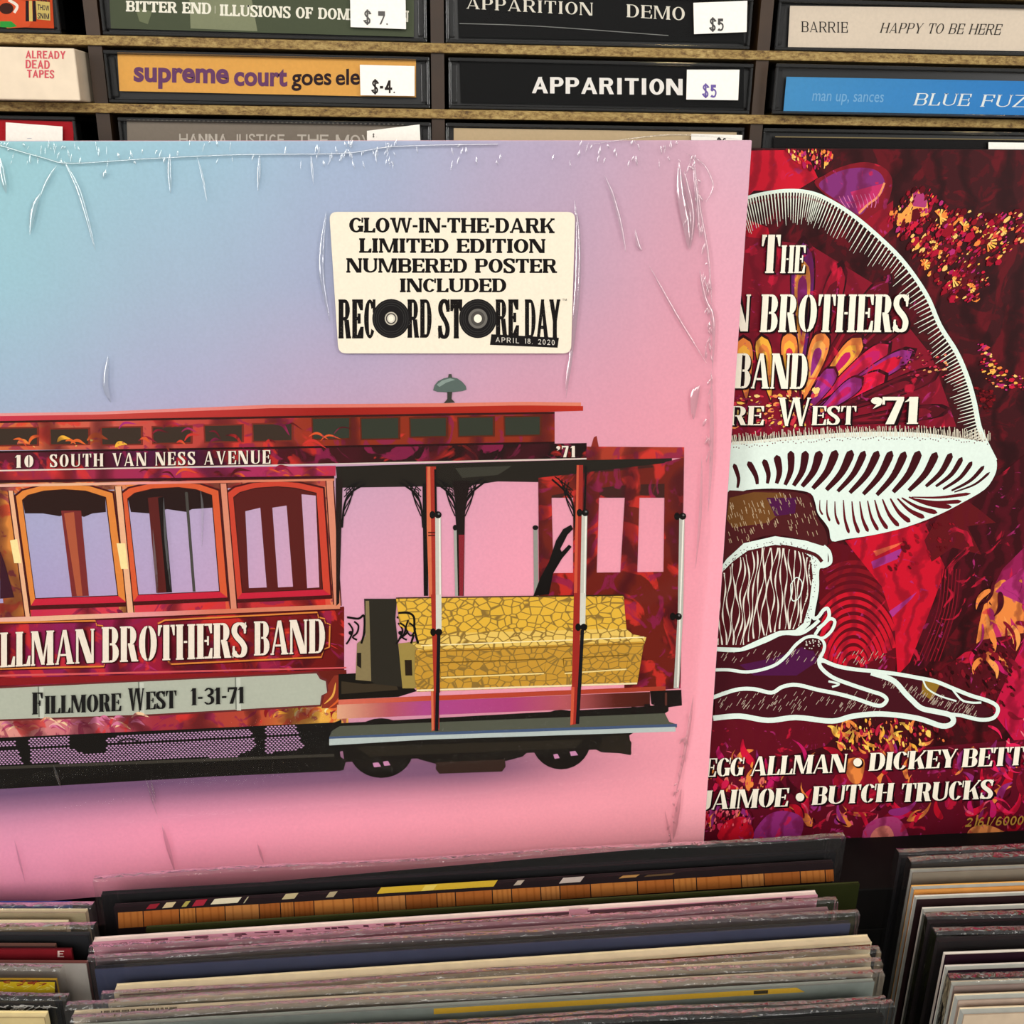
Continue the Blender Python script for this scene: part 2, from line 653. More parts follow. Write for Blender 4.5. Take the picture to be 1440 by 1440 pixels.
def plain(name, col, rough=.5, spec=.3, noise=0.0, nscale=300.0, metal=0.0, bump=0.0):
    m, nt, p = mat(name)
    p.inputs['Base Color'].default_value = lin(col)
    if noise or bump:
        tc = N(nt, 'ShaderNodeTexCoord')
        no = N(nt, 'ShaderNodeTexNoise', Scale=nscale, Detail=4.0)
        nt.links.new(tc.outputs['Object'], no.inputs['Vector'])
        if noise:
            g = ramp(nt, no.outputs[0], [(.3, (1 - noise,) * 3), (.7, (1, 1, 1))])
            nt.links.new(mixrgb(nt, 1.0, lin(col), g, 'MULTIPLY'), p.inputs['Base Color'])
        if bump:
            b = N(nt, 'ShaderNodeBump', Strength=bump, Distance=.0005)
            nt.links.new(no.outputs[0], b.inputs['Height'])
            nt.links.new(b.outputs[0], p.inputs['Normal'])
    p.inputs['Roughness'].default_value = rough
    p.inputs['Specular IOR Level'].default_value = spec
    p.inputs['Metallic'].default_value = metal
    return m


def film_mat(name, gloss=.5, tint=(1, 1, 1), haze=.0, rough=.06, bump=.3, bscale=120.0, base=.04):
    """thin clear plastic: see-through, glossy towards the lights, a little haze"""
    m = bpy.data.materials.new(name)
    m.use_nodes = True
    nt = m.node_tree
    nt.nodes.remove(nt.nodes['Principled BSDF'])
    out = nt.nodes['Material Output']
    tr = N(nt, 'ShaderNodeBsdfTransparent')
    tr.inputs[0].default_value = lin(tint)
    gl = N(nt, 'ShaderNodeBsdfGlossy', Roughness=rough)
    di = N(nt, 'ShaderNodeBsdfDiffuse')
    di.inputs[0].default_value = (.75, .75, .74, 1)
    tc = N(nt, 'ShaderNodeTexCoord')
    no = N(nt, 'ShaderNodeTexNoise', Scale=bscale, Detail=3.0, Distortion=.6)
    mp = N(nt, 'ShaderNodeMapping')
    mp.inputs['Scale'].default_value = (1.0, 1.0, .3)
    nt.links.new(tc.outputs['Object'], mp.inputs['Vector'])
    nt.links.new(mp.outputs[0], no.inputs['Vector'])
    b = N(nt, 'ShaderNodeBump', Strength=bump, Distance=.002)
    nt.links.new(no.outputs[0], b.inputs['Height'])
    nt.links.new(b.outputs[0], gl.inputs['Normal'])
    fr = N(nt, 'ShaderNodeFresnel', IOR=1.45)
    mth = N(nt, 'ShaderNodeMath', operation='MULTIPLY_ADD')
    nt.links.new(fr.outputs[0], mth.inputs[0])
    mth.inputs[1].default_value = gloss
    mth.inputs[2].default_value = base
    s1 = N(nt, 'ShaderNodeMixShader')
    s1.inputs[0].default_value = haze
    nt.links.new(tr.outputs[0], s1.inputs[1])
    nt.links.new(di.outputs[0], s1.inputs[2])
    s2 = N(nt, 'ShaderNodeMixShader')
    nt.links.new(mth.outputs[0], s2.inputs[0])
    nt.links.new(s1.outputs[0], s2.inputs[1])
    nt.links.new(gl.outputs[0], s2.inputs[2])
    nt.links.new(s2.outputs[0], out.inputs[0])
    return m


def board_mat():
    m, nt, p = mat('chipboard')
    tc = N(nt, 'ShaderNodeTexCoord')
    no = N(nt, 'ShaderNodeTexNoise', Scale=900.0, Detail=4.0, Roughness=.75)
    n2 = N(nt, 'ShaderNodeTexNoise', Scale=60.0, Detail=2.0)
    mp = N(nt, 'ShaderNodeMapping')
    mp.inputs['Scale'].default_value = (.45, 1, 1)
    nt.links.new(tc.outputs['Object'], mp.inputs['Vector'])
    nt.links.new(mp.outputs[0], no.inputs['Vector'])
    nt.links.new(tc.outputs['Object'], n2.inputs['Vector'])
    c = ramp(nt, no.outputs[0], [(.3, '#3f2c14'), (.42, '#7b5f30'), (.55, '#a0864e'), (.7, '#b89f66')])
    g = ramp(nt, n2.outputs[0], [(.3, (.75, .7, .6)), (.7, (1, 1, 1))])
    nt.links.new(mixrgb(nt, 1.0, c, g, 'MULTIPLY'), p.inputs['Base Color'])
    b = N(nt, 'ShaderNodeBump', Strength=.5, Distance=.0006)
    nt.links.new(no.outputs[0], b.inputs['Height'])
    nt.links.new(b.outputs[0], p.inputs['Normal'])
    p.inputs['Roughness'].default_value = .75
    return m


def snake_mat():
    m, nt, p = mat('snakeskin_print')
    a = N(nt, 'ShaderNodeVertexColor', layer_name='col')
    tc = N(nt, 'ShaderNodeTexCoord')
    vo = N(nt, 'ShaderNodeTexVoronoi', Scale=300.0, feature='DISTANCE_TO_EDGE')
    mp = N(nt, 'ShaderNodeMapping')
    mp.inputs['Scale'].default_value = (.85, 1, 1.1)
    nt.links.new(tc.outputs['Object'], mp.inputs['Vector'])
    nt.links.new(mp.outputs[0], vo.inputs['Vector'])
    f = ramp(nt, vo.outputs['Distance'], [(.03, (1, 1, 1)), (.09, (0, 0, 0))])
    nt.links.new(mixrgb(nt, f, a.outputs[0], lin('#8c6c28')), p.inputs['Base Color'])
    p.inputs['Roughness'].default_value = .45
    return m


M_INK = ink_mat('printed_paper', .55, .08)
M_INK_GLOSS = ink_mat('coated_print', .4, .05)
M_CAR = swirl_mat('swirled_car_print', 14.0, 38.0, '#431018', '#d8342c', '#8c1f4a', .75)
M_TRIM = swirl_mat('swirled_trim_print', 20.0, 50.0, '#6a1a20', '#e2783c', '#c8346a', .45)
M_FRACT = swirl_mat('fractal_cover_print', 22.0, 42.0, '#25080b', '#640c18', '#4e0b14', .85)
M_PETAL = swirl_mat('petal_print', 34.0, 60.0, '#5a0c1c', '#c81838', '#a8286a', .55, thr=.62)
M_FILM = film_mat('shrink_film', .4, (1, 1, 1), .0, .1, .35, 45.0, .0)
M_CREASE = film_mat('film_crease', .9, (1, 1, 1), .02, .11, .12, 300.0, .2)
M_BAG = film_mat('poly_bag', .8, (.98, .98, .97), .012, .1, .7, 110.0, .0)
M_LIP = film_mat('poly_bag_lip', .7, (.98, .98, .97), .02, .1, .9, 260.0, .045)
M_CASE = film_mat('clear_case_plastic', .5, (.98, .98, .98), .0, .04, .02, 60.0, .0)
M_RIM = film_mat('smoky_case_rim', .6, (.45, .45, .45), .02, .1, .05, 60.0, .02)
M_TRAY = plain('black_tray_plastic', '#0c0c0c', .3, .5)
M_BOARD = board_mat()
M_DARKWOOD = plain('dark_varnished_wood', '#3a2511', .5, .4, .5, 60.0)
M_BLACK = plain('black_painted_bin', '#0d0a0a', .7, .2, .4, 120.0)
M_SNAKE = snake_mat()
M_WALL = plain('painted_wall', '#8f8678', .8, .2, .15, 20.0)
M_FLOOR = plain('grey_concrete_floor', '#5f5a55', .7, .3, .3, 12.0)

# ------------------------------------------------------------------ the setting
def structure(o):
    o['kind'] = 'structure'
    return o


ZF = CAMH * 1000
structure(box('floor', -1500, 1700, ZF, ZF + 30, -2600, 500, M_FLOOR))
structure(box('wall_back', -1500, 1700, ZF - 2900, ZF, 482, 520, M_WALL))

# ------------------------------------------------------------------ cassette rack
U0, V0, N0, PU, PV = -116.3, -35.7, 400.54, 121.2, 22.26
rack = empty('cassette_rack', W(120, 306, 440), 'wooden cassette rack of thin chipboard shelves filling the top of the picture', 'rack')
for k in range(-5, 15):
    v = V0 + PV * k
    box('shelf', U0 - 2 * PU - 3, U0 + 4 * PU + 3, v - 1.6, v + 1.6, N0, 474, M_BOARD, rack, .25)
for j in range(-2, 5):
    u = U0 + PU * j
    box('divider', u - 2.4, u + 2.4, V0 - 5 * PV, V0 + 14 * PV + 2, N0 + 1.2, 474, M_DARKWOOD, rack, label='dark varnished upright')
box('back_panel', U0 - 2 * PU - 3, U0 + 4 * PU + 3, V0 - 5 * PV - 1.6, 306, 474, 479, M_DARKWOOD, rack)

PR = Plane((0, 0, 401.6), (0, 0, 1))


def cassette(row, xl, xr, ymid, label, card, tray='black', front=401.6, hh=17.4, group=None):
    """row: shelf index it stands on; xl, xr: its ends on the photographed row"""
    pl = Plane((0, 0, front), (0, 0, 1))
    ul, ur = pl.P(xl, ymid).x, pl.P(xr, ymid).x
    cell = math.floor(((ul + ur) / 2 - U0) / PU)
    ul = max(ul, U0 + PU * cell + 2.8)
    ur = min(ur, U0 + PU * (cell + 1) - 2.8)
    vb = V0 + PV * row - 1.9
    vt = vb - hh
    t = empty('cassette_tape', W((ul + ur) / 2, vb, front + 35), label, 'cassette')
    # dark inner tray with the hinge blocks, spine card, clear outer shell with its rim
    box('tape_tray', ul + 1.2, ur - 1.2, vt + 1.2, vb - 1.0, front + 2.6, front + 66, M_TRAY, t, .4)
    for a, b in ((ul + .9, ul + 3.2), (ur - 3.2, ur - .9)):
        box('hinge_block', a, b, vt + 2.0, vb - 2.0, front + 1.2, front + 9, M_RIM, t, .4)
    s = box('clear_shell', ul, ur, vt, vb, front, front + 68, M_CASE, t, .6)
    # rim: four slim bars framing the spine
    for a, b, c, d in ((ul, ur, vt, vt + 1.3), (ul, ur, vb - 1.1, vb), (ul, ul + 1.0, vt + 1.3, vb - 1.1), (ur - 1.0, ur, vt + 1.3, vb - 1.1)):
        box('shell_rim', a, b, c, d, front - .5, front + .9, M_RIM, t, .3)
    pl.clip = (vt + .6, vb - .6, ul + .6, ur - .6)
    return t, pl


def card(t, pl, quad, col, ink_fn=None, sticker=None, name='spine_card', m=M_INK_GLOSS):
    k = Ink(pl, -.9)
    k.clip = pl.clip
    k.poly(quad, col)
    c = k.build(name, m, t)
    if ink_fn:
        k = Ink(pl, -.8)
        k.clip = pl.clip
        ink_fn(k)
        k.build('spine_lettering', M_INK, c)
    if sticker:
        q, s, scol, box_ = sticker
        k = Ink(pl, .75)
        k.clip = pl.clip
        k.poly(q, '#f4efe6')
        st = k.build('price_sticker', M_INK, t, label='white price sticker' + (' reading ' + s if any(c.isdigit() for c in s) else ''))
        k = Ink(pl, .85)
        x0, t0, b0, x1, t1, b1 = box_
        text(k, s, x0, t0, b0, x1, t1, b1, SANS, scol, bold=-.06)
        k.build('price_figures', M_INK, st)


# top row
t, pl = cassette(0, -372, 84, 30, 'cassette with orange and green cartoon art spine, top left corner', None)


def art(k):
    k.poly([(0, 0), (20, -4), (42, 5), (50, 22), (40, 38), (10, 40), (0, 30)], '#d8542a')
    k.disc(9, 12, 10, 8, '#3a1a10'); k.stroke([(12, 0), (24, 8), (20, 18)], 4, '#efe6d8')
    k.poly([(0, 30), (16, 30), (24, 37), (14, 39), (0, 38)], '#2f9a3c')
    for i in range(3):
        k.poly([(36 + i * 5, 1), (40 + i * 5, 1), (41 + i * 5, 30), (36 + i * 5, 30)], ('#201018', '#d7c06a', '#201018')[i])
    text(k, 'OWSNI', 52, -2, 8, 70, 0, 10, SANS, '#1a1420')
    k.poly([(50, 1), (70, 3), (71, 29), (52, 27)], '#cdb668')
    text(k, 'THOW', 53, 6, 14, 69, 8, 15, SANS, '#261a30'); text(k, 'SNIM', 53, 18, 26, 69, 19, 27, SANS, '#261a30')


card(t, pl, [(-360, -30), (73, -12), (76, 40), (-360, 25)], '#c8481f', art)
t, pl = cassette(0, 142, 600, 20, 'cassette with mossy green spine and a $7 sticker, top row', None)


def art(k):
    k.poly([(265, -30), (350, -30), (362, 44), (268, 40)], '#868a6c')
    k.poly([(190, 10), (214, 16), (208, 34), (196, 30)], '#6f7658')
    text(k, 'BITTER END', 177, 1, 16, 297, 4, 20, WESTERN, '#f6f1e0')
    k.poly([(302, 8), (303, 8), (303, 19), (302, 19)], '#c8c4b0')
    text(k, 'ILLUSIONS OF DOMINATION', 309, 6, 22, 575, 15, 31, WESTERN, '#f6f1e0')


card(t, pl, [(152, -30), (582, -20), (582, 52), (156, 40)], '#4e5540', art,
     ([(492, -22), (570, -20), (571, 41), (493, 38)], '$ 7.', '#5c5a58', (512, 15, 33, 547, 16, 35)))
t, pl = cassette(0, 627, 1057, 30, 'black cassette with cream serif letters and a $5 sticker, top row', None)


def art(k):
    text(k, 'APPARITION', 656, -4, 12, 834, 4, 22, SERIF, '#e9e2d2', bold=.04)
    text(k, 'DEMO', 881, 6, 24, 963, 10, 29, SERIF, '#e9e2d2', bold=.04)
    k.stroke([(646, 33), (760, 37), (940, 50)], 1.0, '#8c8c88')


card(t, pl, [(643, -30), (1046, -20), (1046, 60), (645, 52)], '#101010', art,
     ([(975, 4), (1051, 1), (1050, 45), (976, 48)], '$5', '#4a4848', (998, 26, 43, 1018, 26, 43)))
t, pl = cassette(0, 1092, 1552, 40, 'cassette with cream spine and black italic title, top right', None)


def art(k):
    text(k, 'BARRIE', 1127, 30, 45, 1192, 31, 46, SERIF, '#2a2622')
    text(k, 'HAPPY TO BE HERE', 1237, 32, 46, 1406, 34, 49, SERIF, '#2a2622', shear=.3)


card(t, pl, [(1111, 8), (1540, 14), (1540, 74), (1108, 66)], '#dccdba', art)

# second row
t = empty('cassette_slipcase', W(-170, V0 + PV - 1.6, 440), 'cream cardboard cassette sleeve with small red capitals, second row left', 'cassette')
pl0 = Plane((0, 0, 392), (0, 0, 1))
uR = pl0.P(107, 90).x
M_CARDB = plain('cream_card', '#dfcdb4', .6, .3, .08, 200.0)
box('sleeve', uR - 109, uR, V0 + PV - 18.8, V0 + PV - 1.9, 392, 462, M_CARDB, t, .5)
k = Ink(pl0, .08)
for s, a, b, x1 in (('ALREADY', 71, 82, 92), ('DEAD', 84, 96, 70), ('TAPES', 98, 109, 76)):
    text(k, s, 36 if s[0] != 'T' else 38, a, b, x1, a + 1, b + 1, SANS, '#c9525c', bold=.03)
k.build('lettering', M_INK, t)
t, pl = cassette(1, 147, 604, 105, 'cassette with orange spine, purple title and a crossed-out price sticker', None)


def art(k):
    bfont(k, 'supreme', 188, 94, 124, 322, 97, 127, '#6a4068', offset=.035)
    bfont(k, 'court', 329, 96, 121, 404, 97, 122, '#6a4068', offset=.035)
    bfont(k, 'goes', 410, 104, 128, 466, 103, 127, '#2a1a20', offset=.02)
    bfont(k, 'electric', 472, 98, 120, 560, 92, 118, '#2a1a20', offset=.02)


card(t, pl, [(165, 73), (585, 83), (585, 137), (168, 128)], '#e3a955', art,
     ([(506, 91), (583, 93), (583, 135), (507, 134)], '$-4.', '#2a2422', (523, 113, 131, 557, 113, 131)))
t, pl = cassette(1, 631, 1058, 110, 'black cassette with bold white sans title and a $5 sticker', None)


def art(k):
    text(k, 'APPARITION', 748, 108, 131, 960, 111, 134, SANS, '#f4efe8', bold=.03)


card(t, pl, [(646, 82), (1046, 92), (1046, 152), (648, 144)], '#0e0e0e', art,
     ([(966, 98), (1040, 98), (1038, 141), (965, 140)], '$5', '#6a5a9c', (988, 119, 136, 1008, 119, 137)))
t, pl = cassette(1, 1088, 1556, 130, 'cassette with sky blue spine and spaced white italics', None, front=397)


def art(k):
    bfont(k, 'man up, sances', 1142, 131, 147, 1243, 133, 149, '#7fb4da', shear=.2)
    text(k, 'BLUE', 1284, 131, 148, 1362, 132, 149, SERIF, '#e8eee9', shear=.3)
    text(k, 'FUZZ', 1378, 133, 150, 1462, 134, 151, SERIF, '#e8eee9', shear=.3)


card(t, pl, [(1106, 108), (1540, 116), (1540, 168), (1101, 163)], lambda x, y: mix('#4a93c6', '#2c7cc4', min(max((x - 1106) / 330, 0), 1)), art)

# third row, half hidden by the record covers
t, pl = cassette(2, -352, 108, 190, 'cassette with red spine and blank white sticker, third row left', None)
card(t, pl, [(-340, 160), (103, 171), (104, 232), (-340, 220)], '#b01822', None,
     ([(8, 172), (88, 178), (88, 214), (8, 214)], ' .', '#40508a', (12, 190, 194, 50, 191, 195)))
t, pl = cassette(2, 168, 606, 190, 'cassette with grey spine and pale capitals, above the sealed album', None)


def art(k):
    text(k, 'HANNA JUSTICE', 252, 188, 203, 400, 189, 204, SANS, '#c8c0b4', bold=-.05)
    text(k, 'THE MOVIE', 418, 189, 204, 545, 190, 205, SANS, '#c8c0b4', bold=-.05)
    for i in range(60):
        k.poly([(181 + i * 6.5, 167 + i * .12), (184 + i * 6.5, 167 + i * .12), (184 + i * 6.5, 169 + i * .12), (181 + i * 6.5, 169 + i * .12)], '#b9b0a4')


card(t, pl, [(178, 166), (588, 176), (588, 236), (180, 226)], '#857b6f', art,
     ([(516, 184), (590, 175), (592, 214), (516, 214)], '$ .', '#403c3c', (524, 188, 193, 530, 188, 193)))
t, pl = cassette(2, 627, 1046, 190, 'cassette with tan and cream spine behind the top edge of the sealed album', None)
card(t, pl, [(638, 180), (1036, 186), (1036, 245), (638, 240)], '#cbb490', None,
     ([(972, 188), (1044, 190), (1044, 230), (972, 228)], '$6', '#302c2c', (1008, 194, 206, 1022, 194, 206)))
t, pl = cassette(2, 1062, 1530, 200, 'black cassette with thin gold line, above the red cover', None)
card(t, pl, [(1088, 192), (1510, 198), (1510, 250), (1088, 246)], '#141212',
     lambda k: k.poly([(1090, 191.5), (1510, 197), (1510, 198.2), (1090, 193)], '#8c7c58'),
     ([(1390, 200), (1466, 201), (1466, 240), (1390, 240)], ' .', '#40508a', (1400, 220, 224, 1430, 220, 224)))

# ------------------------------------------------------------------ the sealed album with the cable car
PA = Plane((119.72, -5.81, 385.08), (-0.04785, 0.0155, 0.99874))
GX = [-220, 0, 250, 500, 750, 1000, 1060]
GY = [190, 400, 600, 800, 1000, 1160, 1280]
GC = ['#98c8ca #9cc9d0 #9fc4d4 #a5b6cf #b5a8c1 #cfa5b6 #cfa5b6',
      '#9bc6ce #9ec3d0 #a6b8cd #a9adc9 #c0a4ba #dd9fb0 #dd9fb0',
      '#9fbccd #a6b4cd #b1aac9 #c3a2bc #dc9cb0 #e99dac #e99dac',
      '#a39fc6 #a69fc8 #b7a3c8 #dfa3bb #efa0b4 #f09fae #f09fae',
      '#ab97c0 #b09ac2 #c59ebf #e6a0b8 #f3a1b2 #f2a0ae #f2a0ae',
      '#dc96b2 #e097b4 #f29cb6 #f8a2b6 #f9a5b4 #f6a4b0 #f6a4b0',
      '#f49ab4 #f59bb6 #f9a1b8 #fca6b8 #fca8b6 #f9a7b2 #f9a7b2']
GC = [[lin(c) for c in r.split()] for r in GC]


def bgcol(x, y):
    def loc(a, G):
        for i in range(len(G) - 1):
            if a <= G[i + 1] or i == len(G) - 2:
                return i, min(max((a - G[i]) / (G[i + 1] - G[i]), 0), 1)
    i, fx = loc(x, GX)
    j, fy = loc(y, GY)
    fx, fy = fx * fx * (3 - 2 * fx) * .5 + fx * .5, fy
    c = [((GC[j][i][q] * (1 - fx) + GC[j][i + 1][q] * fx) * (1 - fy) + (GC[j + 1][i][q] * (1 - fx) + GC[j + 1][i + 1][q] * fx) * fy) for q in range(3)]
    yc = 1112 - .05 * x
    d = y - yc
    s = math.exp(-(d / (36 if d > 0 else 60)) ** 2) * (1 if x < 650 else math.exp(-((x - 650) / 190) ** 2))
    sh = lin('#4f3d62')
    return tuple(c[q] * (1 - .85 * s) + sh[q] * .85 * s for q in range(3)) + (1,)


AC = [(-210, 198), (-12, 1275), (990, 1187), (1058, 197)]      # its corners, anticlockwise from top left
PA.bound = AC
alb = empty('sealed_album', W(-30, 305, 376), 'large shrink-wrapped record album with a red cable car on a blue to pink cover', 'record')
fr = [PA.P(*c) for c in AC]
nn = PA.n
vs = [W(*p) for p in fr] + [W(*(p + nn * 4.5)) for p in fr]
o = mesh_obj('jacket', vs, BOXF, plain('jacket_card', '#d9b4c4', .6, .2), alb)
bevel(o, .5)
k = Ink(PA, .06)
NX, NY = 70, 70


def gp(a, b):
    # bilinear over the cover outline
    t_ = ((1 - a) * AC[0][0] + a * AC[3][0], (1 - a) * AC[0][1] + a * AC[3][1])
    u_ = ((1 - a) * AC[1][0] + a * AC[2][0], (1 - a) * AC[1][1] + a * AC[2][1])
    return (t_[0] * (1 - b) + u_[0] * b, t_[1] * (1 - b) + u_[1] * b)


k.lock = True
for i in range(NX):
    for j in range(NY):
        k.poly([gp(i / NX, j / NY), gp(i / NX, (j + 1) / NY), gp((i + 1) / NX, (j + 1) / NY), gp((i + 1) / NX, j / NY)], bgcol)
cover = k.build('front_cover', M_INK, alb, label='printed cover fading from pale blue to pink')

# --- printed cable car, layer by layer
RED, DRED, ORG_, MAG, YEL, BLK, GRN = '#b32a22', '#5a1512', '#d9672c', '#b32a66', '#f0b84a', '#14100e', '#2c2f24'


def lerp(stops):
    def f(x, y=0):
        for i in range(len(stops) - 1):
            if x <= stops[i + 1][0]:
                t = (x - stops[i][0]) / (stops[i + 1][0] - stops[i][0])
                return mix(stops[i][1], stops[i + 1][1], min(max(t, 0), 1))
        return stops[-1][1]
    return f


def quadstrip(k, top, bot, col, step=24, lift=0):
    """band between two polylines given by x,y points, subdivided along x"""
    def yy(pl_, x):
        for i in range(len(pl_) - 1):
            if x <= pl_[i + 1][0] or i == len(pl_) - 2:
                a, b = pl_[i], pl_[i + 1]
                return a[1] + (b[1] - a[1]) * (x - a[0]) / (b[0] - a[0])
    x0, x1 = top[0][0], top[-1][0]
    n = max(1, int((x1 - x0) / step))
    was, k.lock = k.lock, True
    k.z += 0 if was else DZ
    xs = [x0 + (x1 - x0) * i / n for i in range(n + 1)]
    for i in range(n):
        k.poly([(xs[i], yy(top, xs[i])), (xs[i], yy(bot, xs[i])), (xs[i + 1], yy(bot, xs[i + 1])), (xs[i + 1], yy(top, xs[i + 1]))], col, lift)
    k.lock = was


a = Ink(PA, .10)     # swirled body colours
bodyc = lerp([(0, '#c24a4a'), (120, '#c8405a'), (250, '#c04050'), (400, '#b02a28'), (480, '#a02a22'), (960, '#8a2418')])
# undercarriage is plain black, see ink layer b; clerestory, name board, wall and skirt here
quadstrip(a, [(-60, 592), (400, 584), (780, 579)], [(-60, 634), (400, 629), (780, 622)], lerp([(0, '#d06a3c'), (150, '#cc5a4c'), (300, '#b84038'), (450, '#8e3018'), (780, '#8a2c16')]))
quadstrip(a, [(-60, 637), (400, 630), (825, 623)], [(-60, 663), (400, 653), (825, 645)], lerp([(0, '#5a1a24'), (280, '#4a1440'), (400, '#4a1216'), (560, '#2c1010'), (825, '#1c0c0a')]))
quadstrip(a, [(-60, 663), (472, 655)], [(-60, 679), (472, 669)], lerp([(0, '#a02a2c'), (300, '#a02a60'), (472, '#b8304c')]))
# wall behind the windows, pieced so that the panes stay cover colour
quadstrip(a, [(-60, 679), (470, 670)], [(-60, 692), (470, 684)], lerp([(0, '#d89a60'), (170, '#d8865c'), (472, '#b84a3c')]))
quadstrip(a, [(-60, 850), (476, 834)], [(-60, 878), (479, 852)], lerp([(0, '#d8783c'), (30, '#c02a4c'), (180, '#d8404c'), (476, '#b8281c')]))
for q, c in (([(-20, 690), (18, 690), (44, 866), (8, 868)], '#d8863c'), ([(150, 690), (172, 690), (190, 862), (168, 862)], '#e89a4c'),
             ([(303, 686), (320, 686), (334, 856), (318, 858)], '#d85a3c'), ([(448, 684), (468, 684), (474, 852), (458, 854)], '#e0825c')):
    a.poly(q, c)
quadstrip(a, [(-60, 876), (484, 853)], [(-60, 968), (487, 946)], lerp([(0, '#a01c34'), (90, '#8c2058'), (230, '#9c1c34'), (330, '#80181e'), (486, '#6c1814')]))
quadstrip(a, [(-60, 1010), (490, 985)], [(-60, 1040), (487, 1017)], lerp([(0, '#e09a8c'), (110, '#c86a78'), (220, '#a0303c'), (380, '#b84c30'), (440, '#e8b048'), (487, '#e0a04a')]))
g = random.Random(21)


def flame(x, y, ln, an, wd, c):
    ux, uy = math.cos(an), math.sin(an)
    pts = [(x + ux * ln * t + uy * math.sin(t * 4) * ln * .18, y + uy * ln * t - ux * math.sin(t * 4) * ln * .18) for t in (0, .2, .4, .6, .8, 1)]
    a.stroke(pts, lambda t: wd * math.sin(math.pi * (.04 + .92 * t)) * (1 - .4 * t), c)


FLC = ['#f0b43c', '#e8843c', '#a82a78', '#f2cf6c', '#8c2050', '#e0662c']
for i in range(60):        # frames at the left are printed in yellow and purple flames
    x = g.uniform(0, 180)
    y = g.choice([g.uniform(596, 632), g.uniform(684, 700), g.uniform(700, 860)])
    flame(x, y, g.uniform(12, 30), g.uniform(-.8, .8) if y < 700 else g.uniform(1, 2), g.uniform(3, 9), g.choice(FLC))
for i in range(70):
    x = g.uniform(180, 480)
    y = g.choice([g.uniform(596, 628), g.uniform(662, 672), g.uniform(880, 945)])
    flame(x, y, g.uniform(12, 34), g.uniform(-.6, .6), g.uniform(2, 6), g.choice(['#c8342c', '#d8582c', '#8c1a30', '#a82a60', '#5c1218']))
for i in range(36):
    x = g.uniform(370, 482)
    flame(x, 1013 - (x - 370) * .03 - g.uniform(0, 18), g.uniform(10, 24), g.uniform(-1.6, -.3), g.uniform(3, 7), g.choice(['#f4c84c', '#f2e29c', '#d8502c', '#8c1c20', '#f0a83c']))
for i in range(30):
    x = g.uniform(0, 200)
    flame(x, 1034 - x * .045 - g.uniform(3, 18), g.uniform(14, 30), g.uniform(-.3, .1), g.uniform(3, 7), g.choice(['#eab4a8', '#d87a9c', '#f0c8a0', '#b84a6c']))
# end wall with the two tall windows and red posts
a.poly([(757, 672), (945, 650), (953, 652), (953, 700), (757, 700)], '#40201a')
for q in ([(757, 672), (775, 672), (779, 838), (758, 838)], [(806, 690), (843, 684), (838, 840), (806, 840)], [(757, 672), (945, 655), (945, 680), (905, 681), (860, 684), (790, 694), (757, 700)],
          [(880, 676), (900, 676), (896, 812), (872, 812)], [(935, 650), (962, 643), (957, 968), (931, 970)],
          [(775, 806), (945, 804), (945, 880), (775, 880)], [(878, 838), (950, 836), (948, 968), (878, 972)]):
    a.poly(q, '#6e2016')
a.poly([(825, 628), (962, 629), (962, 644), (825, 647)], '#a83a26')
a.build('cable_car_bodywork', M_CAR, cover)

b = Ink(PA, .14)     # plain details
roofc = lerp([(0, '#d8635c'), (200, '#d85c50'), (450, '#c04a3c'), (560, '#c8483c'), (820, '#c2543c')])
quadstrip(b, [(-60, 582), (140, 579), (380, 569), (625, 567), (735, 565), (817, 566)], [(-60, 586), (140, 583), (380, 574), (625, 572), (735, 570), (820, 571)], lerp([(0, '#e89a98'), (450, '#e07a6c'), (820, '#e08468')]))
quadstrip(b, [(-60, 586), (140, 583), (380, 574), (625, 572), (735, 570), (820, 571)], [(-60, 593), (140, 591), (400, 585), (625, 581), (735, 580), (812, 578)], lerp([(0, '#c8344c'), (150, '#c0443c'), (300, '#b83430'), (450, '#9c2018'), (820, '#b82e1c')]))
quadstrip(b, [(-60, 593), (400, 585), (780, 579)], [(-60, 596), (400, 588), (780, 582)], '#3a120e')
# clerestory lights
for x0, x1, t0, b0 in ((-70, -8, 606, 628), (-5, 52, 603, 626), (71, 124, 604, 625), (143, 198, 602, 625), (215, 268, 601, 623), (288, 340, 599, 621), (356, 410, 597, 620),
                       (440, 491, 589, 617), (508, 560, 589, 617), (577, 627, 589, 614), (645, 693, 588, 613), (710, 759, 587, 612)):
    b.poly([(x0 - 2, t0 - 2), (x1 + 3, t0 - 3), (x1 + 3, b0 + 1), (x0 - 1, b0 + 2)], '#5c2412' if x0 > 420 else '#7c2c20')
    b.poly([(x0, t0), (x1, t0 - 1), (x1, b0 - 1), (x0 + 1, b0)], '#34382c' if x0 > 420 else '#3c2e24')
quadstrip(b, [(-60, 635), (400, 628), (780, 621)], [(-60, 638), (400, 631), (780, 624)], '#2a0c0c')
quadstrip(b, [(-60, 662), (200, 657), (450, 652), (640, 648), (962, 641)], [(-60, 664), (200, 659), (450, 653.5), (640, 650), (962, 643)], '#e3cfc4', lift=.02)
b.poly([(835, 615), (839, 613), (842, 629), (831, 629)], '#8a2c20')
# soffit and open bay roof
b.poly([(472, 656), (640, 651), (945, 643), (945, 653), (900, 664), (840, 674), (757, 678), (700, 677), (640, 686), (600, 684), (475, 686)], '#241f18')
b.poly([(640, 658), (720, 655), (700, 668), (650, 672)], '#3c3a30')
